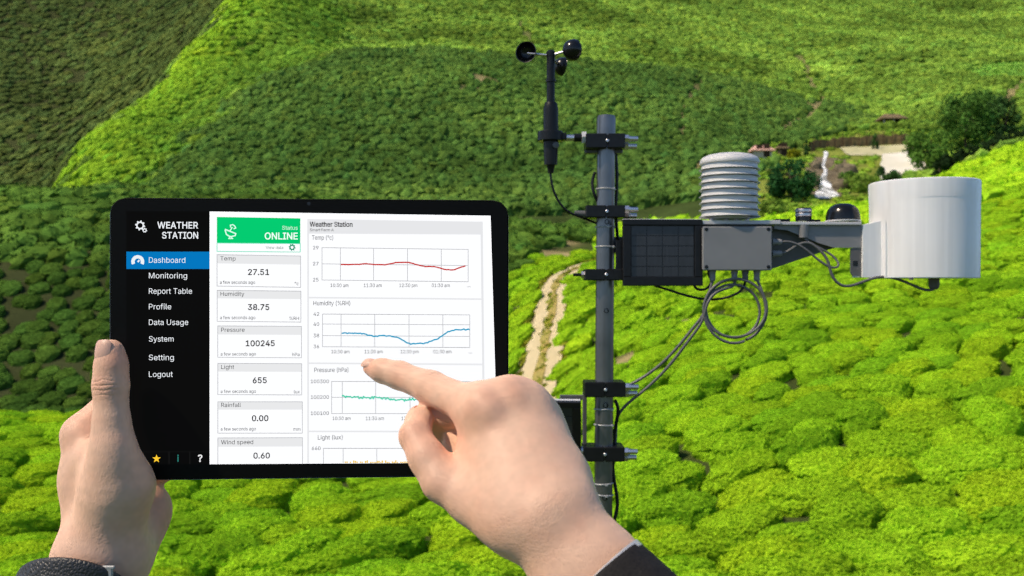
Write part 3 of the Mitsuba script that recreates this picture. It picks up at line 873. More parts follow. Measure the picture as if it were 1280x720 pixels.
prof = [(217.5, 0), (217.5, 3.4), (212, 4.2), (208, 5.6), (207.5, 8.2), (196, 8.8), (180, 9.2), (176, 9.4), (138, 9.4), (133, 8.2), (130, 7.4), (129.5, 5.2), (105, 5.0), (104.5, 6.6), (101.5, 6.6), (101, 5.2), (70, 5.2), (68.5, 4.4), (68.3, 0)]
put('anemometer', lathe([(r * S, (217.5 - y) * S) for y, r in prof], Q(AX, 217.5), Q(AX, 68.3), 36), 'm_black', ws, smooth=35)
put('flange', cat_mesh([lathe([(0, 0), (15.5 * S, 0), (16 * S, .001), (16 * S, 11 * S), (15.2 * S, 12 * S), (0, 12 * S)], Q(AX - .6, 178), Q(AX - .6, 166), 36), bbox((13 * S, .02, 9 * S), Q(701, 172.5), .002)]), 'm_black', an, smooth=30)
put('grub_screw', lathe([(0, 0), (.0062, 0), (.0062, .003), (.004, .004), (0, .004)], Q(694, 184, -.0135), Q(694, 184, -.018), 16), 'm_dark_grey', an, smooth=30)
put('side_arm', rod(Q(704, 173.5), Q(721, 173.5), .0062, n=20), 'm_steel', an, smooth=30)
put('arm_sleeve', rod(Q(717, 173.5), Q(728.5, 173.5), .0078, n=20), 'm_black', an, smooth=30)
put('arm_nut', rod(Q(726.5, 173.5), Q(732, 173.5), .0125, n=6), 'm_light_grey', an, smooth=20)
hub = Q(AX, 71.5)


def cup(ang_xy, facing, name_r=13.2):
    """a hollow hemisphere cup on its arm"""
    r = name_r * S
    c = hub + np.array(ang_xy)
    f = np.asarray(facing, float)
    f /= np.linalg.norm(f)
    t = np.linspace(0, math.pi / 2, 12)
    outer = [(r * math.sin(a), r * (1 - math.cos(a))) for a in t]
    inner = [(.94 * r * math.sin(a), r - .94 * r * math.cos(a)) for a in t[::-1]]
    base = c - f * r * .55
    m = lathe(outer + [(r * 1.02, r * 1.02)] + inner, base, base + f, 36)
    k = put('cup', m, 'm_gloss_black', an, smooth=40)
    return k, c


for ang, fac in (((659 - AX) * S, .004, (71.5 - 68) * S), (-.30, -.93, .05)), (((711.5 - AX) * S, -.018, (71.5 - 67) * S), (.62, .70, .10)), (((700 - AX) * S, .050, (71.5 - 76.5) * S), (.75, .3, -.1)):
    k, c = cup(ang, fac, 13.2 if ang[1] < .04 else 12.0)
    put('cup_arm', rod(hub, c, .0026, n=12), 'm_steel', an, smooth=30)
put('hub', lathe([(0, 0), (.0085, .001), (.009, .004), (.009, .011), (.006, .014), (0, .0145)], hub + [0, 0, -.004], hub + [0, 0, .011], 24), 'm_black', an, smooth=30)
put('anemometer_cable', tube([Q(AX, 216), Q(688.5, 225), Q(692, 240), Q(699, 254), Q(709, 264.5), Q(722, 270.5, .004), Q(738, 276, .012), Q(747, 279.5, .02)], .0022, 60), 'm_black', ws, smooth=True)
put('cable_gland', rod(P3(718, 266.5, -.004), P3(731.5, 267.5, -.004), .0050, .0062, n=14), 'm_dark_grey', ws, smooth=30)


def panel(cs, d, yaw, pitch, label, part_label=None):
    """solar panel: frame, glazed back sheet and 4 x 5 cells; centre cs in pixels, front at depth d"""
    w, h, th = 97.5 * S, 81 * S, .016
    M = trimesh.transformations.euler_matrix(pitch, 0, yaw, 'sxyz')
    M[:3, 3] = at(cs[0], cs[1], d)
    fr = cat_mesh([bbox((w, th, .011), (0, 0, h / 2 - .0055), .001), bbox((w, th, .017), (0, 0, -h / 2 + .0085), .001),
                   bbox((.015, th - .0006, h - .028), (-w / 2 + .0075, 0, .003), .001), bbox((.015, th - .0006, h - .028), (w / 2 - .0075, 0, .003), .001)])
    fr.apply_transform(M)
    k = put('solar_panel', fr, 'm_black', ws, smooth=25)
    if part_label:
        tag(k, part_label)
    iw, ih = w - .030, h - .028
    bk = bbox((iw + .002, .004, ih + .002), (0, .001, .003), .0005)
    bk.apply_transform(M)
    put('back_sheet', bk, 'm_gloss_black', k, smooth=25)
    tp = bbox((w * .985, th * .5, .0016), (0, th * .2, h / 2 + .0007), .0004)
    tp.apply_transform(M)
    put('top_trim', tp, 'm_light_grey', k, smooth=25)
    for i in range(4):
        for j in range(5):
            cw, ch = iw / 4, ih / 5
            c = bbox((cw - .0022, .0012, ch - .0016), (-iw / 2 + cw * (i + .5), -.0015, .003 - ih / 2 + ch * (j + .5)), .0003)
            c.apply_transform(M)
            put('cell', c, 'm_cell', k, smooth=25)
    return k, M


kp, Mp = panel((828, 316), 1.765, .03, -.015, '')
put('panel_bracket', cat_mesh([block(760, 338, 800, 350, 1.790, .012, .001), block(770, 300, 812, 346, 1.7805, .006, .001)]), 'm_black', ws, smooth=25)
kp2, Mp2 = panel((677, 539.5), 1.785, -.10, .22, '', 'lower solar panel half hidden behind the pointing hand')
put('panel_stay', cat_mesh([block(728.5, 490, 733.5, 562, 1.812, .008, .001), block(700, 494, 731, 500, 1.816, .01, .001)]), 'm_dark_grey', ws, smooth=25)
put('stay_knob', rod(P3(723, 562, -.01), P3(729, 562, -.01), .0085, n=16), 'm_steel', ws, smooth=30)

# bracket: top flange, side plate, brace, end tab
BD = 1.775
put('top_flange', cat_mesh([block(875.5, 275.2, 976, 280.2, BD - .012, .10, .0008), block(976, 277.2, 1077, 281, BD - .008, .075, .0008)]), 'm_light_grey', ws, smooth=25)
put('side_plate', plate([(968, 281), (1077, 281), (1077, 309.5), (1042, 309.5), (1024, 304), (985, 288), (968, 286)], BD, .004), 'm_grey', ws, smooth=25)
put('brace', plate([(962, 282), (980, 285), (1046, 309), (1030, 314), (962, 337)], BD + .022, .005), 'm_dark_grey', ws, smooth=25)
put('end_tab', plate([(1063.5, 310), (1077.5, 310), (1077.5, 345), (1066, 345), (1063.5, 341)], BD + .002, .004), 'm_dark_grey', ws, smooth=25)
put('tab_hole', block(1066.5, 326, 1072.5, 332.5, BD + .0012, .003, .0004), 'm_gloss_black', ws, smooth=25)
# the arm that carries the box back to the pole, behind the panel
put('cross_arm', cat_mesh([block(752, 296, 884, 316, BD + .048, .012, .001), block(868, 290, 960, 322, BD + .03, .016, .001)]), 'm_dark_grey', ws, smooth=25)

jb = put('junction_box', cat_mesh([block(878.5, 283, 965, 338, 1.752, .034, .003), block(877.3, 280.5, 966.2, 289, 1.7865, .01, .001)]), 'm_grey', ws, smooth=25)
put('lid', block(878.5, 283.2, 965, 337.8, 1.7475, .0042, .0015), 'm_grey', jb, smooth=25)
for x, y in ((883, 286.5), (960.5, 286.5), (883, 333.5), (960.5, 333.5)):
    c = at(x, y, 1.7475)
    put('screw', lathe([(0, 0), (.0035, 0), (.0035, .0008), (.002, .0012), (0, .0008)], c, c - [0, .002, 0], 16), 'm_gloss_black', jb, smooth=30)
GL = [890.5, 918, 931.5, 946]
for gx in GL:
    put('gland', lathe([(.0068, 0), (.0068, .006), (.0056, .0064), (.0060, .017), (.0050, .020), (.0032, .021), (0, .021)], at(gx, 338, 1.767), at(gx, 353, 1.767), 12), 'm_dark_grey' if gx in GL[2:3] else 'm_grey', jb, smooth=25)
for gy in (302.5, 317):
    put('gland', lathe([(.0068, 0), (.0068, .005), (.0056, .0054), (.0060, .015), (.0050, .018), (.0032, .019), (0, .019)], at(965, gy, 1.768), at(979, gy, 1.768), 12), 'm_grey', jb, smooth=25)

# louvred radiation shield
RD = 1.795
SX = 911.8
rs = key_for(ws + '__radiation_shield')
base_p, up_p = at(SX, 273, RD), at(SX, 192, RD)
rr = lambda px: px * RD / FOC
dome_pf = [(rr(33.5), .0), (rr(36.6), .002), (rr(36.9), .005), (rr(36.2), .009), (rr(33.5), .0145), (rr(28), .0185), (rr(20), .0212), (rr(10), .0224), (0, .0226)]
put('radiation_shield', lathe([(rr(25), -.001), (rr(33), -.0006)] + dome_pf, at(SX, 206.5, RD), at(SX, 192, RD), 56), 'm_white', ws, smooth=38)
for i in range(8):
    yb = 271.0 - i * 8.35
    put('louvre', lathe([(rr(30), .0004), (rr(35.0), .0002), (rr(37.6), -.0012), (rr(37.9), -.0004), (rr(35.4), .0016), (rr(34.6), .0026), (rr(33.9), .0112), (rr(31), .0122), (rr(30), .0004)], at(SX, yb, RD), at(SX, yb - 8, RD), 64), 'm_white', rs, smooth=28)
put('core', rod(at(SX, 274, RD), at(SX, 204, RD), rr(25.5), n=40), 'm_light_grey', rs, smooth=30)
put('standoff', cat_mesh([rod(at(SX + dx, 276, RD), at(SX + dx, 270, RD), .0045, n=12) for dx in (-22, -4, 8, 22)]), 'm_steel', rs, smooth=30)

# light sensor and dome sensor on the flange
LX, LD = 1004.3, 1.792
ls = put('light_sensor', cat_mesh([lathe([(0, 0), (.0150, 0), (.0150, .018), (.0142, .0185), (.0142, .024), (.0130, .0255), (0, .0255)], at(LX, 276.5, LD), at(LX, 258, LD), 32)]), 'm_gloss_black', ws, smooth=30)
put('sensor_ring', cat_mesh([lathe([(.0151, 0), (.0158, .0008), (.0158, .005), (.0151, .0058)], at(LX, 270.5 - 5.2 * i, LD), at(LX, 258, LD), 32) for i in range(2)]), 'm_steel', ls, smooth=30)
put('sensor_socket', cat_mesh([rod(at(LX, 297, LD - .018), at(LX, 281, LD - .018), .0080, .0095, n=20)]), 'm_grey', ls, smooth=30)
put('clip', cat_mesh([block(970, 273.6, 988, 277.0, LD - .01, .02, .0008), block(1011.5, 274.0, 1019, 277.0, LD - .01, .02, .0008), block(1021, 274.2, 1026, 277.0, LD - .01, .02, .0008)]), 'm_black', ws, smooth=25)
DX, DD = 1053.6, 1.800
ds = put('dome_sensor', lathe([(0, 0), (rr(20.8), 0), (rr(20.8), .0025), (rr(20.2), .012), (rr(18.6), .0205), (rr(15.2), .0275), (rr(10), .0320), (rr(5), .0336), (0, .0340)], at(DX, 276, DD), at(DX, 254, DD), 48), 'm_gloss_black', ws, smooth=50)
put('base_ring', lathe([(rr(20), 0), (rr(21.6), 0), (rr(21.6), .0022), (rr(20), .003)], at(DX, 277.2, DD), at(DX, 254, DD), 48), 'm_light_grey', ds, smooth=30)

# rain gauge
GXc, GD = 1154.6, 1.80
g = lambda px: px * GD / FOC
Hh = 119.5 * GD / FOC
rg = put('rain_gauge', lathe([(0, .0), (g(62.6), 0), (g(63.4), .0015), (g(63.8), Hh * .45), (g(64.1), Hh * .80), (g(64.55), Hh * .806), (g(64.8), Hh * .97), (g(64.6), Hh * .994), (g(63.8), Hh), (g(62.8), Hh * .995), (g(62.4), Hh * .90), (g(40), Hh * .70), (g(6), Hh * .55), (0, Hh * .55)], at(GXc, 348, GD), at(GXc, 228.5, GD), 96), 'm_gauge', ws, smooth=40)
lug = cat_mesh([plate([(1078.5, 281.5), (1107, 274.5), (1107, 347), (1078.5, 346.5)], GD - .030, .055), plate([(1107, 274.5), (1118, 347.3), (1107, 347.2)], GD - .044, .018)])
put('mounting_lug', lug, 'm_gauge', rg, smooth=25)
put('gland', lathe([(.0100, 0), (.0100, .012), (.0085, .018), (.0055, .021), (0, .021)], at(1167.5, 348, 1.775), at(1167.5, 362, 1.775), 16), 'm_dark_grey', rg, smooth=25)
put('drain_screw', rod(at(1139, 347, 1.72), at(1139, 350, 1.72), .0035, n=12), 'm_dark_grey', rg, smooth=25)

# cables
cd = 1.76


def cable(pts, r=.0030, n=70, m='m_cable'):
    return put('cable', tube([at(x, y, d) for x, y, d in pts], r, n), m, ws, smooth=True)


a = np.linspace(0, 2 * math.pi * 3.0, 150)
coil = np.stack([917.5 + 1.6 * np.sin(a * .5) + (36.6 + 3.6 * np.sin(a * .43)) * np.cos(a + 1.2), 387.5 + 1.5 * np.cos(a * .6) + (36.6 + 3.4 * np.cos(a * .31)) * np.sin(a + 1.2), cd - .008 + .016 * a / a[-1] + .003 * np.sin(a * .7)], -1)
put('cable_coil', tube([at(*q) for q in coil], .0026, sides=8, smooth_it=False), 'm_cable', ws, smooth=True)
cable([(890.5, 350, 1.767), (888, 360, 1.766), (884, 375, 1.762), (879.5, 392, 1.760), (868, 408, 1.765), (845, 436, 1.775), (815, 464, 1.79), (789, 480, 1.80), (775, 487, 1.81)], .0028)
cable([(918, 350, 1.767), (915, 358, 1.762), (898, 364, 1.758), (884, 380, 1.755), (879, 398, 1.757), (862, 424, 1.765), (838, 455, 1.778), (806, 487, 1.79), (782, 507, 1.80), (772, 522, 1.815), (770, 540, 1.82), (768, 560, 1.825)], .0028)
cable([(946, 350, 1.767), (950, 358, 1.760), (955.5, 375, 1.756), (957, 392, 1.757), (950, 411, 1.760), (934, 424, 1.763)], .0028)
cable([(931.5, 352, 1.767), (926, 363, 1.760), (914, 370, 1.757), (896, 374, 1.765), (874, 373, 1.775), (850, 367, 1.78), (818, 357, 1.79)], .0024, m='m_black')
cable([(886, 338, 1.772), (887, 346, 1.775), (889, 352, 1.78), (884, 360, 1.785), (874, 362, 1.785), (868, 357, 1.785)], .0024, m='m_black')
cable([(978, 302.5, 1.768), (990, 303, 1.765), (1006, 311, 1.762), (1022, 324, 1.760), (1034, 332, 1.758), (1044, 334.5, 1.758), (1048, 331, 1.76), (1043, 322, 1.765), (1030, 313, 1.77), (1012, 303, 1.772), (1004.5, 296, 1.774)], .0022)
cable([(978, 317, 1.768), (988, 312, 1.766), (1000, 305, 1.766), (1012, 304, 1.764), (1024, 312, 1.760), (1034, 325, 1.758), (1040, 344, 1.758), (1052, 356.5, 1.76), (1068, 356, 1.765), (1086, 349.5, 1.768), (1104, 346, 1.765), (1122, 349, 1.762), (1140, 356, 1.765), (1156, 362, 1.77), (1167.5, 361, 1.775)], .0027, 100)
cable([(744, 215, 1.80), (740.5, 228, 1.80), (742, 240, 1.795), (747, 252, 1.80)], .0028, 30, 'm_black')
cable([(769, 190, 1.81), (771, 215, 1.81), (770.5, 245, 1.81), (769.5, 262, 1.81), (772, 300, 1.815), (770.5, 338, 1.815)], .0032, 50, 'm_black')
cable([(768, 500, 1.80), (772.5, 512, 1.80), (770, 530, 1.805), (767.5, 556, 1.81)], .0034, 30, 'm_black')
cable([(767, 574, 1.80), (767, 596, 1.80), (770.5, 616, 1.80), (771.5, 634, 1.80), (767, 654, 1.80), (765, 700, 1.80), (765.5, 800, 1.80)], .0034, 50, 'm_black')

# ---------------------------------------------------------------- the tablet
TL, TR, BL, BR = np.array([136.2, 245.0]), np.array([632.5, 252.0]), np.array([137.0, 600.3]), np.array([639.0, 596.0])


def fit_tablet():
    """the flat rectangle whose corners show at the measured pixels"""
    from scipy.optimize import least_squares
    w, h = .2476, .1785

    def rect(q):
        Rm = trimesh.transformations.euler_matrix(q[3], q[4], q[5], 'sxyz')[:3, :3]
        c = np.array([[-w / 2, 0, h / 2], [w / 2, 0, h / 2], [-w / 2, 0, -h / 2], [w / 2, 0, -h / 2]]) * [1, 1, q[6]]
        return c @ Rm.T + q[:3], Rm

    def err(q):
        p, _ = rect(q)
        s = np.stack([640 + p[:, 0] / p[:, 1] * FOC, 360 - p[:, 2] / p[:, 1] * FOC], -1)
        return (s - np.array([TL, TR, BL, BR])).ravel()

    q = least_squares(err, [-.125, .575, -.03, 0, 0, .05, 1.0]).x
    return q[:3], rect(q)[1], w, h * q[6], np.abs(err(q)).max()


TC, TM, TWd, THt, terr = fit_tablet()
ex, ey, ez = TM[:, 0], TM[:, 1], TM[:, 2]      # right, away from the viewer, up


def scr(x, y):
    """measured screen pixel -> (right, up) on the tablet's face, in metres from its centre"""
    d = np.array([(x - 640) / FOC, 1.0, (360 - y) / FOC])
    t = np.dot(TC, ey) / np.dot(d, ey)
    q = d * t - TC
    return np.array([np.dot(q, ex), np.dot(q, ez)])


def to_tab(v2, depth):
    """points on the face (right, up) at a depth behind it (negative: in front)"""
    v2 = np.asarray(v2, float)
    return TC + v2[..., :1] * ex + v2[..., 1:2] * ez + np.broadcast_to(depth, v2.shape[:-1])[..., None] * ey


def rrect(w, h, r, n=10):
    return sbox(-w / 2 + r, -h / 2 + r, w / 2 - r, h / 2 - r).buffer(r, quad_segs=n)


def slab(poly, d0, d1):
    m = trimesh.creation.extrude_polygon(poly, d1 - d0, engine='earcut')
    m.vertices = to_tab(m.vertices[:, :2], d0 + m.vertices[:, 2])
    m.fix_normals()
    return m


mat('m_alu', two({'type': 'roughconductor', 'material': 'Al', 'alpha': 0.25}))
mat('m_bezel', two({'type': 'principled', 'base_color': {'type': 'rgb', 'value': (.002, .002, .002)}, 'roughness': 0.5, 'specular': 0.12}))
tb = thing('tablet', 'black framed tablet held upright, its screen showing a weather dashboard', 'tablet')
RC = .0098
layers = []
out = rrect(TWd, THt, RC)
prof_t = [(-.0006, .0010), (-.0001, .0005), (0.0, .0012), (0.0, .0046), (-.0008, .0058), (-.0022, .0061)]
rings = [np.array(out.buffer(o).exterior.coords)[:-1] for o, _ in prof_t]
cnt = 160


def resample(poly):
    return np.array([poly.exterior.interpolate(t, normalized=True).coords[0] for t in np.arange(cnt) / cnt])


V_ = np.concatenate([to_tab(resample(out.buffer(o)), z) for o, z in prof_t] + [to_tab(np.zeros((1, 2)), .0061)])
F_ = []
kk = np.arange(cnt)
for i in range(len(prof_t) - 1):
    F_ += [np.stack([i * cnt + kk, i * cnt + (kk + 1) % cnt, (i + 1) * cnt + (kk + 1) % cnt], 1), np.stack([i * cnt + kk, (i + 1) * cnt + (kk + 1) % cnt, (i + 1) * cnt + kk], 1)]
e_ = (len(prof_t) - 1) * cnt
F_.append(np.stack([e_ + kk, e_ + (kk + 1) % cnt, np.full(cnt, len(V_) - 1)], 1))
put('case', trimesh.Trimesh(V_, np.concatenate(F_), process=False), 'm_alu', tb, smooth=35)
put('front_glass', slab(out.buffer(-.0009), 0.0, .0012), 'm_bezel', tb, smooth=25)
put('camera_lens', slab(Point(*scr(386, 254.5)).buffer(.0011), -.0001, .0004), 'm_gloss_black', tb, smooth=25)

# the lit picture on the screen: flat shapes in ascending layers, one colour each
SV, SF, SC_ = [], [], []
LAY = [0]


def col(r, g_, b):
    c = np.array([r, g_, b]) / 255.0
    return np.where(c <= .04045, c / 12.92, ((c + .055) / 1.055) ** 2.4)


def add_flat(poly, c, level):
    for gm in getattr(poly, 'geoms', [poly]):
        if gm.is_empty or gm.geom_type != 'Polygon':
            continue
        v, f = trimesh.creation.triangulate_polygon(gm, engine='earcut')
        tri = v[f]
        cr = (tri[:, 1, 0] - tri[:, 0, 0]) * (tri[:, 2, 1] - tri[:, 0, 1]) - (tri[:, 1, 1] - tri[:, 0, 1]) * (tri[:, 2, 0] - tri[:, 0, 0])
        f = np.where((cr < 0)[:, None], f[:, ::-1], f)
        n = sum(len(x) for x in SV)
        SV.append(to_tab(v, -.00006 - .00005 * level)); SF.append(f + n); SC_.append(np.tile(c, (len(v), 1)))


def quad(x0, y0, x1, y1, c, level, y0r=None, y1r=None):
    """a filled rectangle between measured pixels; y0r, y1r: the heights at its right end"""
    y0r, y1r = y0 if y0r is None else y0r, y1 if y1r is None else y1r
    add_flat(Polygon([scr(x0, y0), scr(x1, y0r), scr(x1, y1r), scr(x0, y1)]), c, level)


def stroke(pts, w, c, level):
    add_flat(LineString([scr(x, y) for x, y in pts]).buffer(w * .25e-3, cap_style='flat', join_style='round'), c, level)


def frame_(x0, y0, x1, y1, c, level, sk=0.0, w=.8):
    stroke([(x0, y0), (x1, y0 + sk), (x1, y1 + sk), (x0, y1), (x0, y0)], w, c, level)


def text(s, x, y, cap, c, level, anchor='l', bold=False, width=None):
    """lettering with its baseline at the measured pixel; cap: height of capitals in pixels; width: fitted length in pixels"""
    h = np.linalg.norm(scr(x, y - cap) - scr(x, y))
    m = meshkit.text_mesh(s, h, .001, bold)
    v, f = m.vertices, m.faces
    nz = m.face_normals[:, 2] > .9
    f = f[nz]
    used, inv = np.unique(f, return_inverse=True)
    v, f = v[used][:, :2].copy(), inv.reshape(-1, 3)
    v[:, 0] -= v[:, 0].min()
    L = v[:, 0].max()
    if width:
        w = np.linalg.norm(scr(x + width, y) - scr(x, y))
        v[:, 0] *= w / L
        L = w
    v[:, 0] -= {'l': 0, 'r': L, 'c': L / 2}[anchor]
    r = scr(x + 10, y) - scr(x, y)
    r = np.array([np.linalg.norm(r), 0]) / np.linalg.norm(r)
    o = scr(x, y)
    q = o + v[:, :1] * r + v[:, 1:2] * np.array([-r[1], r[0]])
    n = sum(len(t) for t in SV)
    SV.append(to_tab(q, -.00006 - .00005 * level)); SF.append(f + n); SC_.append(np.tile(c, (len(q), 1)))


WHITE, PALE, LINEC, INK, MID = col(252, 253, 255), col(231, 232, 233), col(186, 187, 190), col(18, 18, 20), col(50, 50, 54)
SIDE, BLUE, GREEN, LITE = col(9, 9, 9), col(0, 118, 190), col(0, 202, 112), col(236, 240, 244)
add_flat(Polygon([scr(158, 264), scr(262, 264.3), scr(613.3, 269.6), scr(622.5, 578.2), scr(262, 580.3), scr(158, 580.6)]), SIDE, 0)
add_flat(Polygon([scr(262, 264.3), scr(613.3, 269.6), scr(622.5, 578.2), scr(262, 580.3)]), WHITE, 1)
quad(158, 314.6, 262, 336.2, BLUE, 1)


def gear(x, y, r, n, c, level, hole=.5):
    pts = []
    for i in range(n * 4):
        a_ = 2 * math.pi * (i + .5) / (n * 4)
        q = r * (1.0 if i % 4 in (0, 1) else .76)
        pts.append((x + q * math.cos(a_), y + q * math.sin(a_)))
    pg = Polygon([scr(*p) for p in pts])
    hl = Polygon([scr(x + r * hole * math.cos(t), y + r * hole * math.sin(t)) for t in np.linspace(0, 6.2, 20)])
    add_flat(pg.difference(hl), c, level)


gear(175.2, 281.8, 6.3, 8, LITE, 1)
gear(181.0, 287.8, 3.1, 7, LITE, 1, .4)
text('WEATHER', 247.6, 285.6, 8.0, LITE, 1, 'r', True, 50.5)
text('STATION', 247.8, 298.2, 8.0, LITE, 1, 'r', True, 45)
arc = [(172.3 + 6.0 * math.cos(t), 327.0 + 6.0 * math.sin(t)) for t in np.linspace(math.radians(150), math.radians(390), 24)]
stroke(arc, 4.2, LITE, 2)
stroke([(172.3, 327.5), (174.3, 325.2)], 2.2, LITE, 2)
for s_, y, w in (('Dashboard', 328.4, 45.5), ('Monitoring', 347.8, 47.8), ('Report Table', 367.2, 54), ('Profile', 386.6, 28), ('Data Usage', 406.2, 49.2), ('System', 427.0, 31), ('Setting', 450.2, 31.2), ('Logout', 471.2, 29.8)):
    text(s_, 186.2, y, 6.9, LITE, 2, 'l', False, w)
for x in (211, 237):
    quad(x, 565, x + .8, 580, col(28, 28, 28), 1)
quad(158, 564.4, 262, 565, col(20, 20, 20), 1)
star = [(195.7 + (5.6 if i % 2 == 0 else 2.3) * math.sin(math.pi * i / 5), 573.4 - (5.6 if i % 2 == 0 else 2.3) * math.cos(math.pi * i / 5)) for i in range(10)]
add_flat(Polygon([scr(*p) for p in star]), col(255, 205, 50), 1)
text('i', 222.6, 577, 8.2, col(40, 120, 110), 1, 'c', True)
text('?', 250.2, 577, 8.6, col(245, 245, 245), 1, 'c', True)

# status card
quad(271.2, 271.2, 375.4, 303.6, GREEN, 2, 273.0, 304.6)
frame_(271.4, 303.8, 375.4, 314.2, col(120, 225, 190), 3, .9, .9)
text('Status', 372.2, 287.2, 4.9, col(215, 250, 232), 3, 'r')
text('ONLINE', 372.2, 299.2, 8.2, col(240, 255, 248), 3, 'r', True, 41)
MINT = col(215, 252, 235)
stroke([(281.5, 287.5), (283, 293), (288, 296), (294, 294.5), (294.8, 292), (281.2, 286.6)], 1.6, MINT, 3)
stroke([(287, 289.5), (290.5, 284)], 1.4, MINT, 3)
stroke([(288, 295.5), (286, 298.2), (291, 298.2), (288, 295.5)], 1.3, MINT, 3)
stroke([(288.5, 284.5), (288, 281.5), (291, 280.8), (293.5, 282.5), (294.8, 285), (292, 286)], 1.4, MINT, 3)
text('View data', 354, 311.2, 3.4, col(95, 130, 118), 3, 'r')
gear(365.2, 309.2, 4.4, 8, col(40, 150, 115), 3, .42)

# six reading cards
for (ttl, val, unit, x0, x1, y0, hy, y1, ty, vy, ay, bx, sk) in (
        ('Temp', '27.51', '°c', 271.4, 375.8, 318.4, 329.2, 357.6, 325.6, 343.6, 354.8, 323.4, 1.6),
        ('Humidity', '38.75', '%RH', 271.6, 376.2, 363.0, 372.9, 401.6, 369.9, 387.4, 398.9, 323.4, 1.0),
        ('Pressure', '100245', 'hPa', 272.3, 376.9, 407.4, 418.0, 446.6, 414.8, 432.6, 444.4, 325.4, .6),
        ('Light', '655', 'lux', 272.4, 377.2, 454.2, 464.4, 493.2, 461.2, 478.8, 491.2, 324.8, .4),
        ('Rainfall', '0.00', 'mm', 272.4, 378.0, 502.2, 512.0, 541.4, 508.7, 526.2, 538.2, 325.3, 0),
        ('Wind speed', '0.60', 'm/s', 272.4, 378.2, 547.4, 558.4, 592.0, 555.3, 572.9, 585.0, 327.2, -.4)):
    cut = y1 > 580
    quad(x0, y0, x1, hy, PALE, 2, y0 + sk, hy + sk)
    if cut:
        stroke([(x0, 580), (x0, y0), (x1, y0 + sk), (x1, 579.4)], .8, LINEC, 3)
    else:
        frame_(x0, y0, x1, y1, LINEC, 3, sk)
    text(ttl, x0 + 4.2, ty, 5.2, MID, 4)
    text(val, bx, vy, 7.0, INK, 4, 'c', True)
    if not cut:
        text('a few seconds ago', x0 + 3.6, ay, 4.0, col(25, 25, 28), 4, 'l', False, 44)
        text(unit, x1 - 2.4, ay + sk, 4.0, col(25, 25, 28), 4, 'r')

# four charts
BAND = col(229, 230, 232)
quad(384.2, 273.8, 601.8, 292.0, BAND, 2, 277.2, 293.2)
quad(384.2, 273.8, 386.2, 579.2, BAND, 2)
add_flat(Polygon([scr(600.6, 277), scr(603.4, 277), scr(606.6, 578.2), scr(604.2, 578.2)]), BAND, 2)
for y, yr in ((371.0, 373.0), (453.0, 454.6), (538.2, 538.6)):
    quad(384.2, y, 604.0, y + 1.9, BAND, 3, yr, yr + 1.9)
text('Weather Station', 387.2, 283.2, 6.0, INK, 4, 'l', True, 53.5)
text('Smart Farm A', 387.4, 289.0, 3.4, col(25, 25, 28), 4, 'l')
GR = col(186, 187, 190)


def chart(x0, x1, yt, yb, sk, vx, hl, ylab, ttl, ttl_at, tw, xl_y, xlab, lab_x):
    frame_(x0, yt, x1, yb, GR, 3, sk, .8)
    for x in vx:
        q = sk * (x - x0) / (x1 - x0)
        stroke([(x, yt + q), (x, yb + q)], .8, GR, 3)
    for y in hl:
        stroke([(x0, y), (x1, y + sk)], .8, GR, 3)
    for s_, y in ylab:
        text(s_, lab_x, y + 2.0, 4.4, MID, 4, 'r')
    text(ttl, ttl_at[0], ttl_at[1], 5.4, MID, 4, 'l', False, tw)
    for s_, x in xlab:
        text(s_, x, xl_y, 4.3, MID, 4, 'c', False, None if s_ == '...' else 22.5)


tl = lambda *x: [(s_, q) for s_, q in zip(('10:30 am', '11:30 am', '12:30 pm', '01:30 am', '...'), x)]
chart(402.6, 585.2, 309.6, 350.0, 2.2, (425.6, 467.0, 509.4, 551.6), (329.8,), (('29', 309.8), ('27', 329.8), ('25', 349.8)), 'Temp (°c)', (390, 299.6), 26.5, 358.8, tl(424.4, 466, 510.4, 551, 586), 398.2)
chart(403.2, 587.2, 392.6, 433.4, 1.0, (426.4, 468.4, 511.3, 553.6), (405.0, 419.5), (('42', 392.7), ('40', 405.4), ('38', 419.6), ('36', 433.2)), 'Humidity (%RH)', (391.8, 381.6), 46, 441.6, tl(425.6, 467, 512, 553, 588), 399)
chart(414.6, 588.6, 476.8, 516.9, .2, (427.9, 469.6, 512.6, 555), (496.6,), (('100300', 476.8), ('100200', 496.4), ('100100', 516.6)), 'Pressure (hPa)', (393, 465.0), 42.6, 525.0, tl(427, 468.6, 513, 555, 589), 411.2)
for x0_, x1_ in ((404.4, 590),):
    stroke([(x0_, 579.4), (x0_, 560.4), (x1_, 560.4), (x1_, 578.4)], .8, GR, 3)
for x in (429, 471, 513.6, 556):
    stroke([(x, 560.4), (x, 578.8)], .8, GR, 3)
text('660', 400.8, 562.4, 4.4, MID, 4, 'r')
text('Light (lux)', 397.4, 549.4, 5.4, MID, 4, 'l', False, 31)
rj = np.random.default_rng(5)


def jit(pts, amp, n):
    p = np.array(pts, float)
    x = np.linspace(p[0, 0], p[-1, 0], n)
    return np.c_[x, np.interp(x, p[:, 0], p[:, 1]) + rj.normal(0, amp, n)]


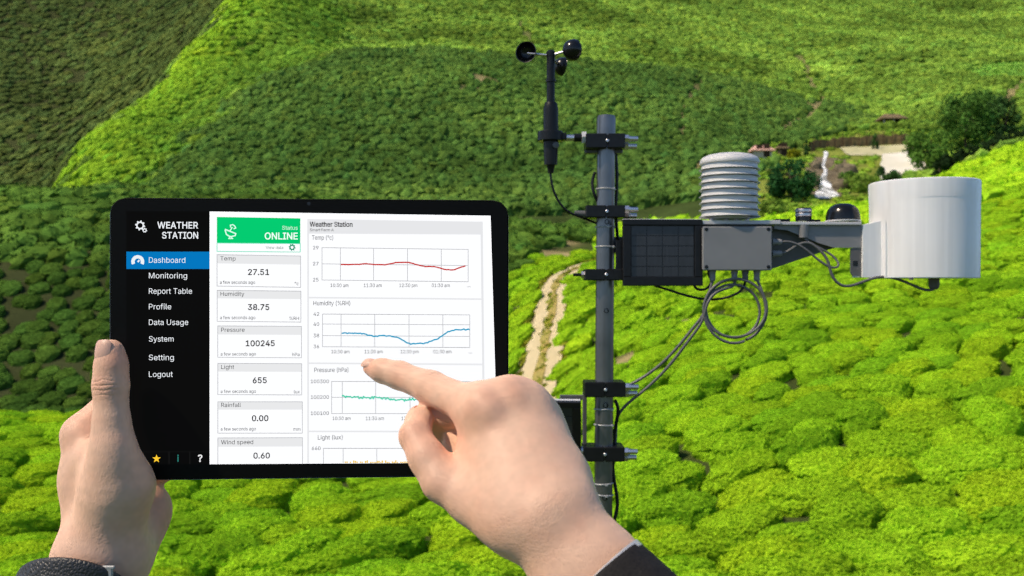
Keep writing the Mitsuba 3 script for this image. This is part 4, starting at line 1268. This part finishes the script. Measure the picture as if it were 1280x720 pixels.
RED = [(426, 330.8), (446, 330.5), (459, 329.6), (467.4, 330.8), (481.5, 331), (495.6, 328.2), (511, 327.9), (521.6, 331.2), (531, 333.1), (544, 333.4), (555.8, 336.9), (567.6, 337.6), (574.7, 334.3), (581.8, 332.2)]
stroke(jit(RED, .12, 60), 1.7, col(200, 62, 60), 5)
BLU = [(427.2, 416.1), (450.8, 416.7), (468.9, 420.8), (478.6, 419.2), (496.7, 421.7), (512, 429.7), (530, 429.2), (546.7, 423.9), (560.6, 413.9), (571.7, 412), (587, 411.6)]
stroke(jit(BLU, .4, 90), 1.7, col(40, 160, 200), 5)
stroke(jit([(427.8, 495.4), (455, 497.2), (470, 496.2), (487, 499), (519, 499.6), (560, 500)], .8, 120), 1.5, col(60, 205, 170), 5)
for x in np.arange(431, 588, 2.1):
    if rj.random() < .75:
        quad(x, 577.4 - 2.2 * rj.random() ** 2, x + 1.6, 578.6, col(240, 195, 60), 5)
sv, sf, sc_ = np.concatenate(SV), np.concatenate(SF), np.concatenate(SC_)
nf = np.cross(sv[sf[:, 1]] - sv[sf[:, 0]], sv[sf[:, 2]] - sv[sf[:, 0]]) @ ey
sf = np.where((nf > 0)[:, None], sf[:, ::-1], sf)
SCREEN_L = 0.31
k = put('screen', trimesh.Trimesh(sv, sf, process=False), {'type': 'diffuse', 'reflectance': {'type': 'rgb', 'value': (.0025, .0025, .0025)}}, tb, smooth=False, color=sc_ * SCREEN_L,
        emitter={'type': 'area', 'radiance': {'type': 'mesh_attribute', 'name': 'vertex_color'}, 'sampling_weight': 0.15})
print('tablet fit', terr, TWd, THt, TC)

# ---------------------------------------------------------------- hands: smooth implicit bodies turned into one mesh each
def surface_nets(d, org, h):
    """the zero surface of a sampled distance field as a quad mesh"""
    s = d < 0
    n = np.array(d.shape)
    acc = np.zeros(tuple(n - 1) + (3,))
    cnt_ = np.zeros(tuple(n - 1))
    corners = [(0, 0, 0), (1, 0, 0), (0, 1, 0), (1, 1, 0), (0, 0, 1), (1, 0, 1), (0, 1, 1), (1, 1, 1)]

    def C(o):
        return tuple(slice(o[k], n[k] - 1 + o[k]) for k in range(3))

    for a in range(8):
        for ax_ in range(3):
            if corners[a][ax_] == 0:
                o2 = list(corners[a])
                o2[ax_] = 1
                va, vb = d[C(corners[a])], d[C(o2)]
                cr = (va < 0) != (vb < 0)
                t = np.where(cr, va / np.where(cr, va - vb, 1), 0)
                for k in range(3):
                    acc[..., k] += np.where(cr, corners[a][k] + (t if k == ax_ else 0), 0)
                cnt_ += cr
    act = cnt_ > 0
    ids = -np.ones(tuple(n - 1), int)
    ids[act] = np.arange(act.sum())
    cell = np.argwhere(act)
    V = org + (cell + acc[act] / cnt_[act][:, None]) * h
    F = []
    for ax_ in range(3):
        b, c = (ax_ + 1) % 3, (ax_ + 2) % 3
        lo = [slice(1, n[k] - 1) for k in range(3)]
        lo[ax_] = slice(0, n[ax_] - 1)
        hi = list(lo)
        hi[ax_] = slice(1, n[ax_])
        s0, s1 = s[tuple(lo)], s[tuple(hi)]
        e = np.argwhere(s0 != s1)
        flip = s0[s0 != s1]
        base = e + np.array([0 if k == ax_ else 1 for k in range(3)])
        q = []
        for ob, oc in ((0, 0), (-1, 0), (-1, -1), (0, -1)):
            p = base.copy()
            p[:, b] += ob
            p[:, c] += oc
            q.append(ids[p[:, 0], p[:, 1], p[:, 2]])
        q = np.stack(q, 1)
        q[~flip] = q[~flip][:, ::-1]
        F.append(q)
    F = np.concatenate(F)
    F = F[(F >= 0).all(1)]
    return V, F


def smin(a, b, k):
    hh = np.maximum(k - np.abs(a - b), 0) / k
    return np.minimum(a, b) - hh * hh * k * .25


class Body:
    def __init__(self, lo, hi, h):
        self.org, self.h = np.array(lo), h
        self.n = np.ceil((np.array(hi) - lo) / h).astype(int)
        self.d = np.full(self.n, .05)

    def cone(self, target, a, b, ra, rb, k, flat=None):
        a, b = np.asarray(a), np.asarray(b)
        m = max(ra, rb) + .014
        lo = np.clip(((np.minimum(a, b) - m - self.org) / self.h).astype(int), 0, self.n - 1)
        hi = np.clip(((np.maximum(a, b) + m - self.org) / self.h).astype(int) + 1, 1, self.n)
        sl = tuple(slice(x, y) for x, y in zip(lo, hi))
        ax_ = [self.org[i] + self.h * np.arange(lo[i], hi[i]) for i in range(3)]
        P = [ax_[0][:, None, None] - a[0], ax_[1][None, :, None] - a[1], ax_[2][None, None, :] - a[2]]
        ba = b - a
        L2 = max(ba @ ba, 1e-12)
        t = np.clip((P[0] * ba[0] + P[1] * ba[1] + P[2] * ba[2]) / L2, 0, 1)
        q = [P[i] - t * ba[i] for i in range(3)]
        if flat is not None:
            nrm, fac = flat
            dn = q[0] * nrm[0] + q[1] * nrm[1] + q[2] * nrm[2]
            q = [q[i] + nrm[i] * dn * (fac - 1) for i in range(3)]
        dist = np.sqrt(q[0] ** 2 + q[1] ** 2 + q[2] ** 2) - (ra + t * (rb - ra))
        target[sl] = smin(target[sl], dist, k)

    def group(self, prims, k, kj):
        g_ = np.full(self.n, .05)
        for pr in prims:
            self.cone(g_, *pr[:4], pr[4] if len(pr) > 4 and pr[4] else k, pr[5] if len(pr) > 5 else None)
        self.d = smin(self.d, g_, kj)

    def mesh(self):
        d = gaussian_filter(self.d, 0.7)
        V, F = surface_nets(d, self.org, self.h)
        m = trimesh.Trimesh(V, np.concatenate([F[:, [0, 1, 2]], F[:, [0, 2, 3]]]), process=False)
        m = max(m.split(only_watertight=False), key=lambda q: len(q.faces))
        from scipy.sparse import coo_matrix
        e = m.edges_unique
        n_ = len(m.vertices)
        W_ = coo_matrix((np.ones(2 * len(e)), (np.r_[e[:, 0], e[:, 1]], np.r_[e[:, 1], e[:, 0]])), (n_, n_)).tocsr()
        dg = np.maximum(np.asarray(W_.sum(1)).ravel(), 1)[:, None]
        v_ = np.array(m.vertices)
        for _ in range(3):
            v_ = .5 * v_ + .5 * (W_ @ v_) / dg
        m = trimesh.Trimesh(v_, m.faces, process=False)
        if m.volume < 0:
            m.invert()
        return m


def chain(pts, shapely_k=None):
    """consecutive bones through (px, py, depth, radius in pixels)"""
    j = [(at(x, y, d), r * d / FOC) for x, y, d, r in pts]
    return [(j[i][0], j[i + 1][0], j[i][1], j[i + 1][1]) for i in range(len(j) - 1)]


def skin_colors(m, reds, base=(.64, .408, .29), red=(.655, .315, .21)):
    """redder skin over knuckles, in folds between fingers and at finger tips"""
    V = m.vertices
    w = np.zeros(len(V))
    for c, r, s in reds:
        w = np.maximum(w, s * np.exp(-((V - c) ** 2).sum(1) / (r * r)))
    w = np.clip(w + .60 * (meshkit.fbm(V * 90, 4, 3) - .46), 0, 1)[:, None]
    c = np.array(base) * (1 - w) + np.array(red) * w
    return c * (.90 + .20 * meshkit.fbm(V * 260, 3, 8)[:, None])


def nail(c, t, n, width, length, R_, drop=.0014):
    """a curved nail plate: centre of its root, direction to the tip, facing direction"""
    t, n = np.asarray(t, float), np.asarray(n, float)
    t /= np.linalg.norm(t)
    n = n - t * (n @ t)
    n /= np.linalg.norm(n)
    b = np.cross(t, n)
    nu, nv = 15, 13
    top, bot = [], []
    for j in range(nv):
        v = j / (nv - 1)
        ww = width * (.80 + .20 * min(1, v * 3)) * (1 if v < .8 else math.sqrt(max(0, 1 - ((v - .8) / .24) ** 2)))
        for i in range(nu):
            a = (i / (nu - 1) - .5) * ww / R_
            e = (1 - abs(2 * i / (nu - 1) - 1) ** 4) * (1 - abs(2 * v - 1) ** 6)
            p = c + t * (v * length - (.0012 * math.cos(a * 2) if v < .1 else 0)) + b * math.sin(a) * R_ + n * (math.cos(a) * R_ - drop * (2 * v - .75) ** 2 - R_ * 0 + .00035 * e)
            top.append(p)
            bot.append(p - n * .0012 * math.cos(a) - b * .0012 * math.sin(a))
    v = np.array(top + bot)
    f = []
    N = nu * nv
    for j in range(nv - 1):
        for i in range(nu - 1):
            q = j * nu + i
            f += [(q, q + 1, q + nu + 1), (q, q + nu + 1, q + nu), (N + q, N + q + nu + 1, N + q + 1), (N + q, N + q + nu, N + q + nu + 1)]
    edge = [i for i in range(nu)] + [j * nu + nu - 1 for j in range(1, nv)] + [(nv - 1) * nu + i for i in range(nu - 2, -1, -1)] + [j * nu for j in range(nv - 2, 0, -1)]
    for a, q in zip(edge, edge[1:] + edge[:1]):
        f += [(a, N + a, N + q), (a, N + q, q)]
    m = trimesh.Trimesh(v, f, process=False)
    m.fix_normals()
    return m


def skin_bump(folds):
    """fine skin relief: pores and cross-hatched lines, and the folds over the joints (centre, direction across the fold, reach, depths)"""
    def fn(p, n, uv):
        x, y, z = p.x * 1000.0, p.y * 1000.0, p.z * 1000.0
        h_ = 0.55 * fbm(x * 1.1, y * 1.1, z * 1.1, 3) + 0.25 * noise(x * .45, y * .45, z * .45)
        h_ = h_ * 0.00042
        for c, t, reach, lines in folds:
            dx, dy, dz = p.x - c[0], p.y - c[1], p.z - c[2]
            wob = 0.0016 * (noise(x * .22, y * .22, z * .22) - 0.5)
            s = dx * t[0] + dy * t[1] + dz * t[2] + wob
            r2 = (dx * dx + dy * dy + dz * dz) / (reach * reach)
            msk = dr.exp(-r2 * r2 * 1.5)
            for off, wd, dep in lines:
                q = (s - off) / wd
                h_ = h_ - dep * msk * dr.exp(-q * q)
        return h_
    return fn


def unit(v):
    v = np.asarray(v, float)
    return v / np.linalg.norm(v)


pn = thing('person', 'person in dark sleeves holding the tablet and pointing a finger at its screen', 'person')

# right hand: index finger stretched to the screen, the others curled
I0, I1, I2, I3 = (604, 514, .513, 25.5), (539, 484.5, .548, 20.3), (499, 469, .5640, 17.0), (463.5, 459.5, .5725, 10.6)
ip, idp, itp = at(*I1[:3]), at(*I2[:3]), at(*I3[:3])
M2 = (637, 503, .517, 27)
rh = Body(at(430, 760, .52) - [0, .14, .01], at(860, 430, .52) + [0.0, .085, .01], .0013)
palm = []
palm += chain([(604, 516, .515, 24), (668, 640, .475, 33)])
palm += chain([(637, 504, .518, 25.5), (690, 640, .474, 33)])
palm += chain([(662, 511, .521, 26), (702, 630, .476, 32)])
palm += chain([(680, 528, .526, 23.5), (706, 598, .498, 23), (708, 630, .482, 29)])
palm += chain([(671, 664, .475, 41), (722, 727, .466, 43), (850, 885, .44, 52)])
palm += chain([(702, 647, .476, 35), (752, 705, .466, 42), (882, 850, .44, 52)])
palm += chain([(600, 552, .520, 27), (640, 620, .490, 42)])                                   # muscle between index and thumb
palm += chain([(606, 590, .515, 30), (640, 640, .488, 42)])
palm += chain([(640, 560, .535, 40), (690, 640, .495, 42)])                                   # palm side
palm += chain([(574, 556, .549, 22), (605, 585, .538, 26), (650, 600, .52, 34)])
palm += chain([(606, 505, .521, 20), (636, 500, .521, 21)])
rh.group(palm, .015, .001)
rh.group(chain([I0, I1, I2, (478, 463.5, .5690, 14.6), I3]), .004, .010)
rh.group(chain([(645, 650, .480, 41), (592, 626, .497, 29), (553, 602, .505, 23.5), (534, 573, .512, 20.6), (519, 545, .522, 20.6)]), .007, .009)
rh.group(chain([(519, 545, .522, 19.5), (523.5, 528, .538, 16.5), (526, 519, .549, 13)]), .004, .003)
rh.group(chain([(637, 503, .520, 25), (552, 519, .5555, 20.5), (545, 549, .5665, 18), (562, 576, .556, 15)]), .003, .002)
rh.group(chain([(662, 511, .523, 24), (640, 522, .568, 18), (630, 552, .572, 16), (640, 570, .555, 14)]), .003, .002)
rh.group(chain([(680, 528, .528, 21), (672, 540, .566, 16), (664, 563, .568, 14.5), (668, 578, .552, 13)]), .003, .002)
# knuckle heads and tendons
rh.group([(at(604, 508, .5045), at(610, 513, .5025), .0062, .0062), (at(637, 493, .5105), at(641, 499, .5085), .0062, .0062), (at(663, 500, .5135), at(666, 506, .5125), .0058, .0058)], .003, .012)
mr = rh.mesh()
fr = unit(idp - ip)
folds_r = [(ip - [0, .006, -.004], unit(fr), .011, ((-.003, .0006, .00030), (0, .0006, .0004), (.003, .0006, .0003))), (idp - [0, .004, -.004], unit(itp - idp), .008, ((-.0015, .0005, .00022), (.001, .0005, .00028)))]
SKIN = {'type': 'principled', 'base_color': VC, 'roughness': 0.52, 'specular': 0.40, 'flatness': 0.3, 'sheen': 0.15}
mat('m_skin_right', two({'type': 'bumpmap', 'arbitrary': {'type': 'proc', **proc(skin_bump(folds_r), 2.5e-4)}, 'scale': 1.0, 'bsdf': SKIN}))
reds_r = [(itp, .013, .9), (at(499, 475, .556), .012, .35), (ip, .016, .3), (at(604, 510, .50), .014, .45), (at(638, 488, .503), .012, .35), (at(519, 545, .515), .018, .55), (at(565, 560, .52), .02, .7), (at(553, 602, .50), .02, .3), (at(620, 650, .47), .03, .2)]
rk = put('hand', mr, 'm_skin_right', pn, smooth=True, color=skin_colors(mr, reds_r))
tag(rk, 'right hand with the index finger stretched out to the screen')
mat('m_nail', two({'type': 'principled', 'base_color': {'type': 'rgb', 'value': (.56, .345, .265)}, 'roughness': 0.45, 'specular': 0.35}))
ti = unit(itp - idp)
put('nail', nail(itp - ti * .0045, ti, [-.12, -.62, .78], .0082, .0098, .0057), 'm_nail', rk, smooth=45)
tth = unit(at(526, 519, .549) - at(519, 545, .522))
put('nail', nail(at(524, 527, .540), tth, [-.75, -.45, .35], .0095, .0105, .0078), 'm_nail', rk, smooth=45)

# left hand: thumb on the bezel, fingers behind
lh = Body(at(20, 790, .56) - [0, .11, 0.0], at(300, 400, .60) + [0, .045, .02], .0013)
p0 = []
p0 += chain([(104, 546, .589, 24.5), (110, 600, .584, 29), (118, 680, .572, 36)])              # index ray
p0 += chain([(118, 565, .602, 24), (124, 610, .600, 30), (128, 690, .575, 38)])
p0 += chain([(140, 600, .612, 24), (150, 650, .600, 32), (140, 700, .58, 38)])
p0 += chain([(160, 620, .612, 22), (171, 640, .600, 36), (158, 684, .582, 34)])               # little-finger edge of the palm
p0 += chain([(141, 562, .5525, 25), (147, 608, .5585, 39), (132, 680, .5605, 43)])              # ball of the thumb
p0 += chain([(108, 704, .561, 41), (76, 805, .566, 44)])
p0 += chain([(142, 704, .562, 39), (114, 815, .566, 43)])
p0 += chain([(118, 570, .572, 20), (140, 600, .565, 25)])                                     # web
lh.group(p0, .013, .001)
lh.group(chain([(142, 572, .5515, 25), (139.5, 528, .5535, 21.5), (138.5, 481, .5555, 20.8), (139, 457, .5563, 19.3), (138.6, 440.5, .5570, 16.8)]), .004, .009)
lh.group(chain([(104, 542, .590, 24), (146, 496, .5995, 17.5), (205, 482, .5945, 16), (243, 476, .5925, 14)]), .004, .007)
lh.group(chain([(120, 570, .602, 23), (185, 533, .6040, 17), (232, 522, .5955, 15.5), (266, 518, .5935, 14)]), .003, .002)
lh.group(chain([(140, 598, .610, 22), (197, 566, .6050, 16), (240, 556, .5965, 14.5), (268, 553, .5940, 13)]), .003, .002)
lh.group(chain([(160, 618, .612, 19), (203, 588, .6060, 14), (235, 579, .5960, 12.5), (256, 577, .5945, 11.5)]), .003, .002)
ml = lh.mesh()
tl_ip, tl_tip = at(138.5, 481, .5555), at(138.6, 440.5, .5570)
tt = unit(tl_tip - tl_ip)
folds_l = [(tl_ip - [0, .009, 0], tt, .0125, ((-.0052, .0005, .00014), (-.0022, .0006, .00026), (.0006, .0005, .0003), (.0034, .0005, .0002), (.0062, .0005, .0001))),
           (at(112, 545, .575), unit([.75, 0, -.65]), .016, ((0, .0008, .0004), (.003, .0008, .0003)))]
mat('m_skin_left', two({'type': 'bumpmap', 'arbitrary': {'type': 'proc', **proc(skin_bump(folds_l), 2.5e-4)}, 'scale': 1.0, 'bsdf': SKIN}))
reds_l = [(tl_tip + [.006, -.004, -.004], .012, .7), (tl_ip - [0, .009, 0], .010, .45), (at(108, 520, .58), .016, .5), (at(125, 560, .565), .012, .35), (at(196, 640, .60), .022, .8)]
lk = put('hand', ml, 'm_skin_left', pn, smooth=True, color=skin_colors(ml, reds_l))
tag(lk, 'left hand holding the tablet, its thumb upright on the black rim')
put('nail', nail(at(137.6, 452.5, .5563), tt + np.array([0, .10, 0]), [-.30, -.94, .10], .0122, .0128, .0089, .0010), 'm_nail', lk, smooth=45)

# jacket sleeves
def weave(p, n, uv):
    return 0.00025 * noise(p.x * 900.0, p.y * 900.0, p.z * 900.0) + 0.0012 * fbm(p.x * 60.0, p.y * 60.0, p.z * 60.0, 3)


mat('m_cloth', two({'type': 'bumpmap', 'arbitrary': {'type': 'proc', **proc(weave, 3e-4)}, 'scale': 1.0,
                    'bsdf': {'type': 'principled', 'base_color': worn((.010, .009, .009), (.024, .021, .020), 420.0), 'roughness': 0.8, 'sheen': .25, 'specular': .2}}))


def dimple(p, n, uv):
    f1, f2, c = mikit.voronoi((p.x + p.y * .4) * 620.0, (p.z - p.y * .3) * 620.0)
    return 0.00035 * smoothstep(0.0, 0.55, f1)


mat('m_leather', two({'type': 'bumpmap', 'arbitrary': {'type': 'proc', **proc(dimple, 3e-4)}, 'scale': 1.0,
                      'bsdf': {'type': 'principled', 'base_color': worn((.020, .020, .022), (.036, .036, .038), 90.0), 'roughness': 0.42, 'specular': .45}}))


def sleeve(c0, c1, tilt, r0, r1, squash, seed, n_len=26, n_ang=64, thick=.0022):
    """a cloth tube from the cuff c0 towards the elbow c1; tilt leans the cuff's rim"""
    ax_ = unit(c1 - c0)
    x = unit(np.cross(ax_, [0, 1.0, 0.0]))
    y = np.cross(ax_, x)
    a = np.arange(n_ang) * 2 * math.pi / n_ang
    L = np.linalg.norm(c1 - c0)
    rows = []
    ts = np.r_[0, .004, .012, np.linspace(.03, 1, n_len)]
    wave = lambda t, o: o + .0030 * (meshkit.fbm(np.stack([np.cos(a) * 1.6 + seed, np.sin(a) * 1.6, np.full(n_ang, t * 9)], -1), 3, seed) - .5) * min(1, t * 8)
    for inner in (True, False):
        order_ = ts[::-1] if inner else ts
        for t in order_:
            r = r0 + (r1 - r0) * t ** .8 - (thick if inner else 0) - (.0008 if (not inner and t == 0) else 0)
            rr_ = wave(t, r)
            sh = (np.cos(a) * tilt[0] + np.sin(a) * tilt[1]) * max(0, 1 - t * 3)
            rows.append(c0 + ax_ * (t * L) + ax_ * sh[:, None] + (np.cos(a) * rr_)[:, None] * x + (np.sin(a) * rr_ * squash)[:, None] * y)
    v = np.concatenate(rows)
    f = []
    k_ = np.arange(n_ang)
    for i in range(len(rows) - 1):
        a0, b0 = i * n_ang + k_, i * n_ang + (k_ + 1) % n_ang
        f += [np.stack([a0, b0, b0 + n_ang], 1), np.stack([a0, b0 + n_ang, a0 + n_ang], 1)]
    m = trimesh.Trimesh(v, np.concatenate(f), process=False)
    m.fix_normals()
    return m


c0r = at(741, 730, .453)
c1r = c0r + np.array([.19, -.10, -.19])
sk_ = put('jacket_sleeve', sleeve(c0r, c1r, (0, 0), .0305, .046, .9, 3), 'm_cloth', pn, smooth=True)
tag(sk_, 'black cloth sleeve at the right wrist')
c0s = c0r - unit(c1r - c0r) * .0004 + np.array([.0010, 0, .0011])
put('shirt_cuff', sleeve(c0s, c0s + unit(c1r - c0r) * .03, (0, 0), .0292, .0292, .9, 5, 6), 'm_light_grey', pn, smooth=True)
c0l = at(101, 736, .555)
c1l = c0l + np.array([-.075, -.035, -.21])
sl_ = put('jacket_sleeve', sleeve(c0l, c1l, (-.0065, -.0235), .0365, .046, .95, 8), 'm_leather', pn, smooth=True)
tag(sl_, 'black grained leather cuff with a metal clip at the left wrist')
sv_ = meshkit.WRITTEN[scene[sl_]['filename']][0]
spx, spy = 640 + sv_[:, 0] / sv_[:, 1] * FOC, 360 - sv_[:, 2] / sv_[:, 1] * FOC
cand = np.where((np.abs(spx - 137) < 7) & (sv_[:, 1] < c0l[1]))[0]
cp = sv_[cand[np.argmin(spy[cand])]].astype(float)
put('clip', cat_mesh([bbox((.0056, .0022, .010), cp + [0, -.0012, -.0032], .0007), bbox((.0075, .0016, .0022), cp + [.0004, -.0016, .0012], .0006)]), 'm_tie', sl_, smooth=25)
print('cuff rim', spx[cand].mean(), spy[cand].min(), spy.min())
print('hands', len(mr.faces), len(ml.faces))
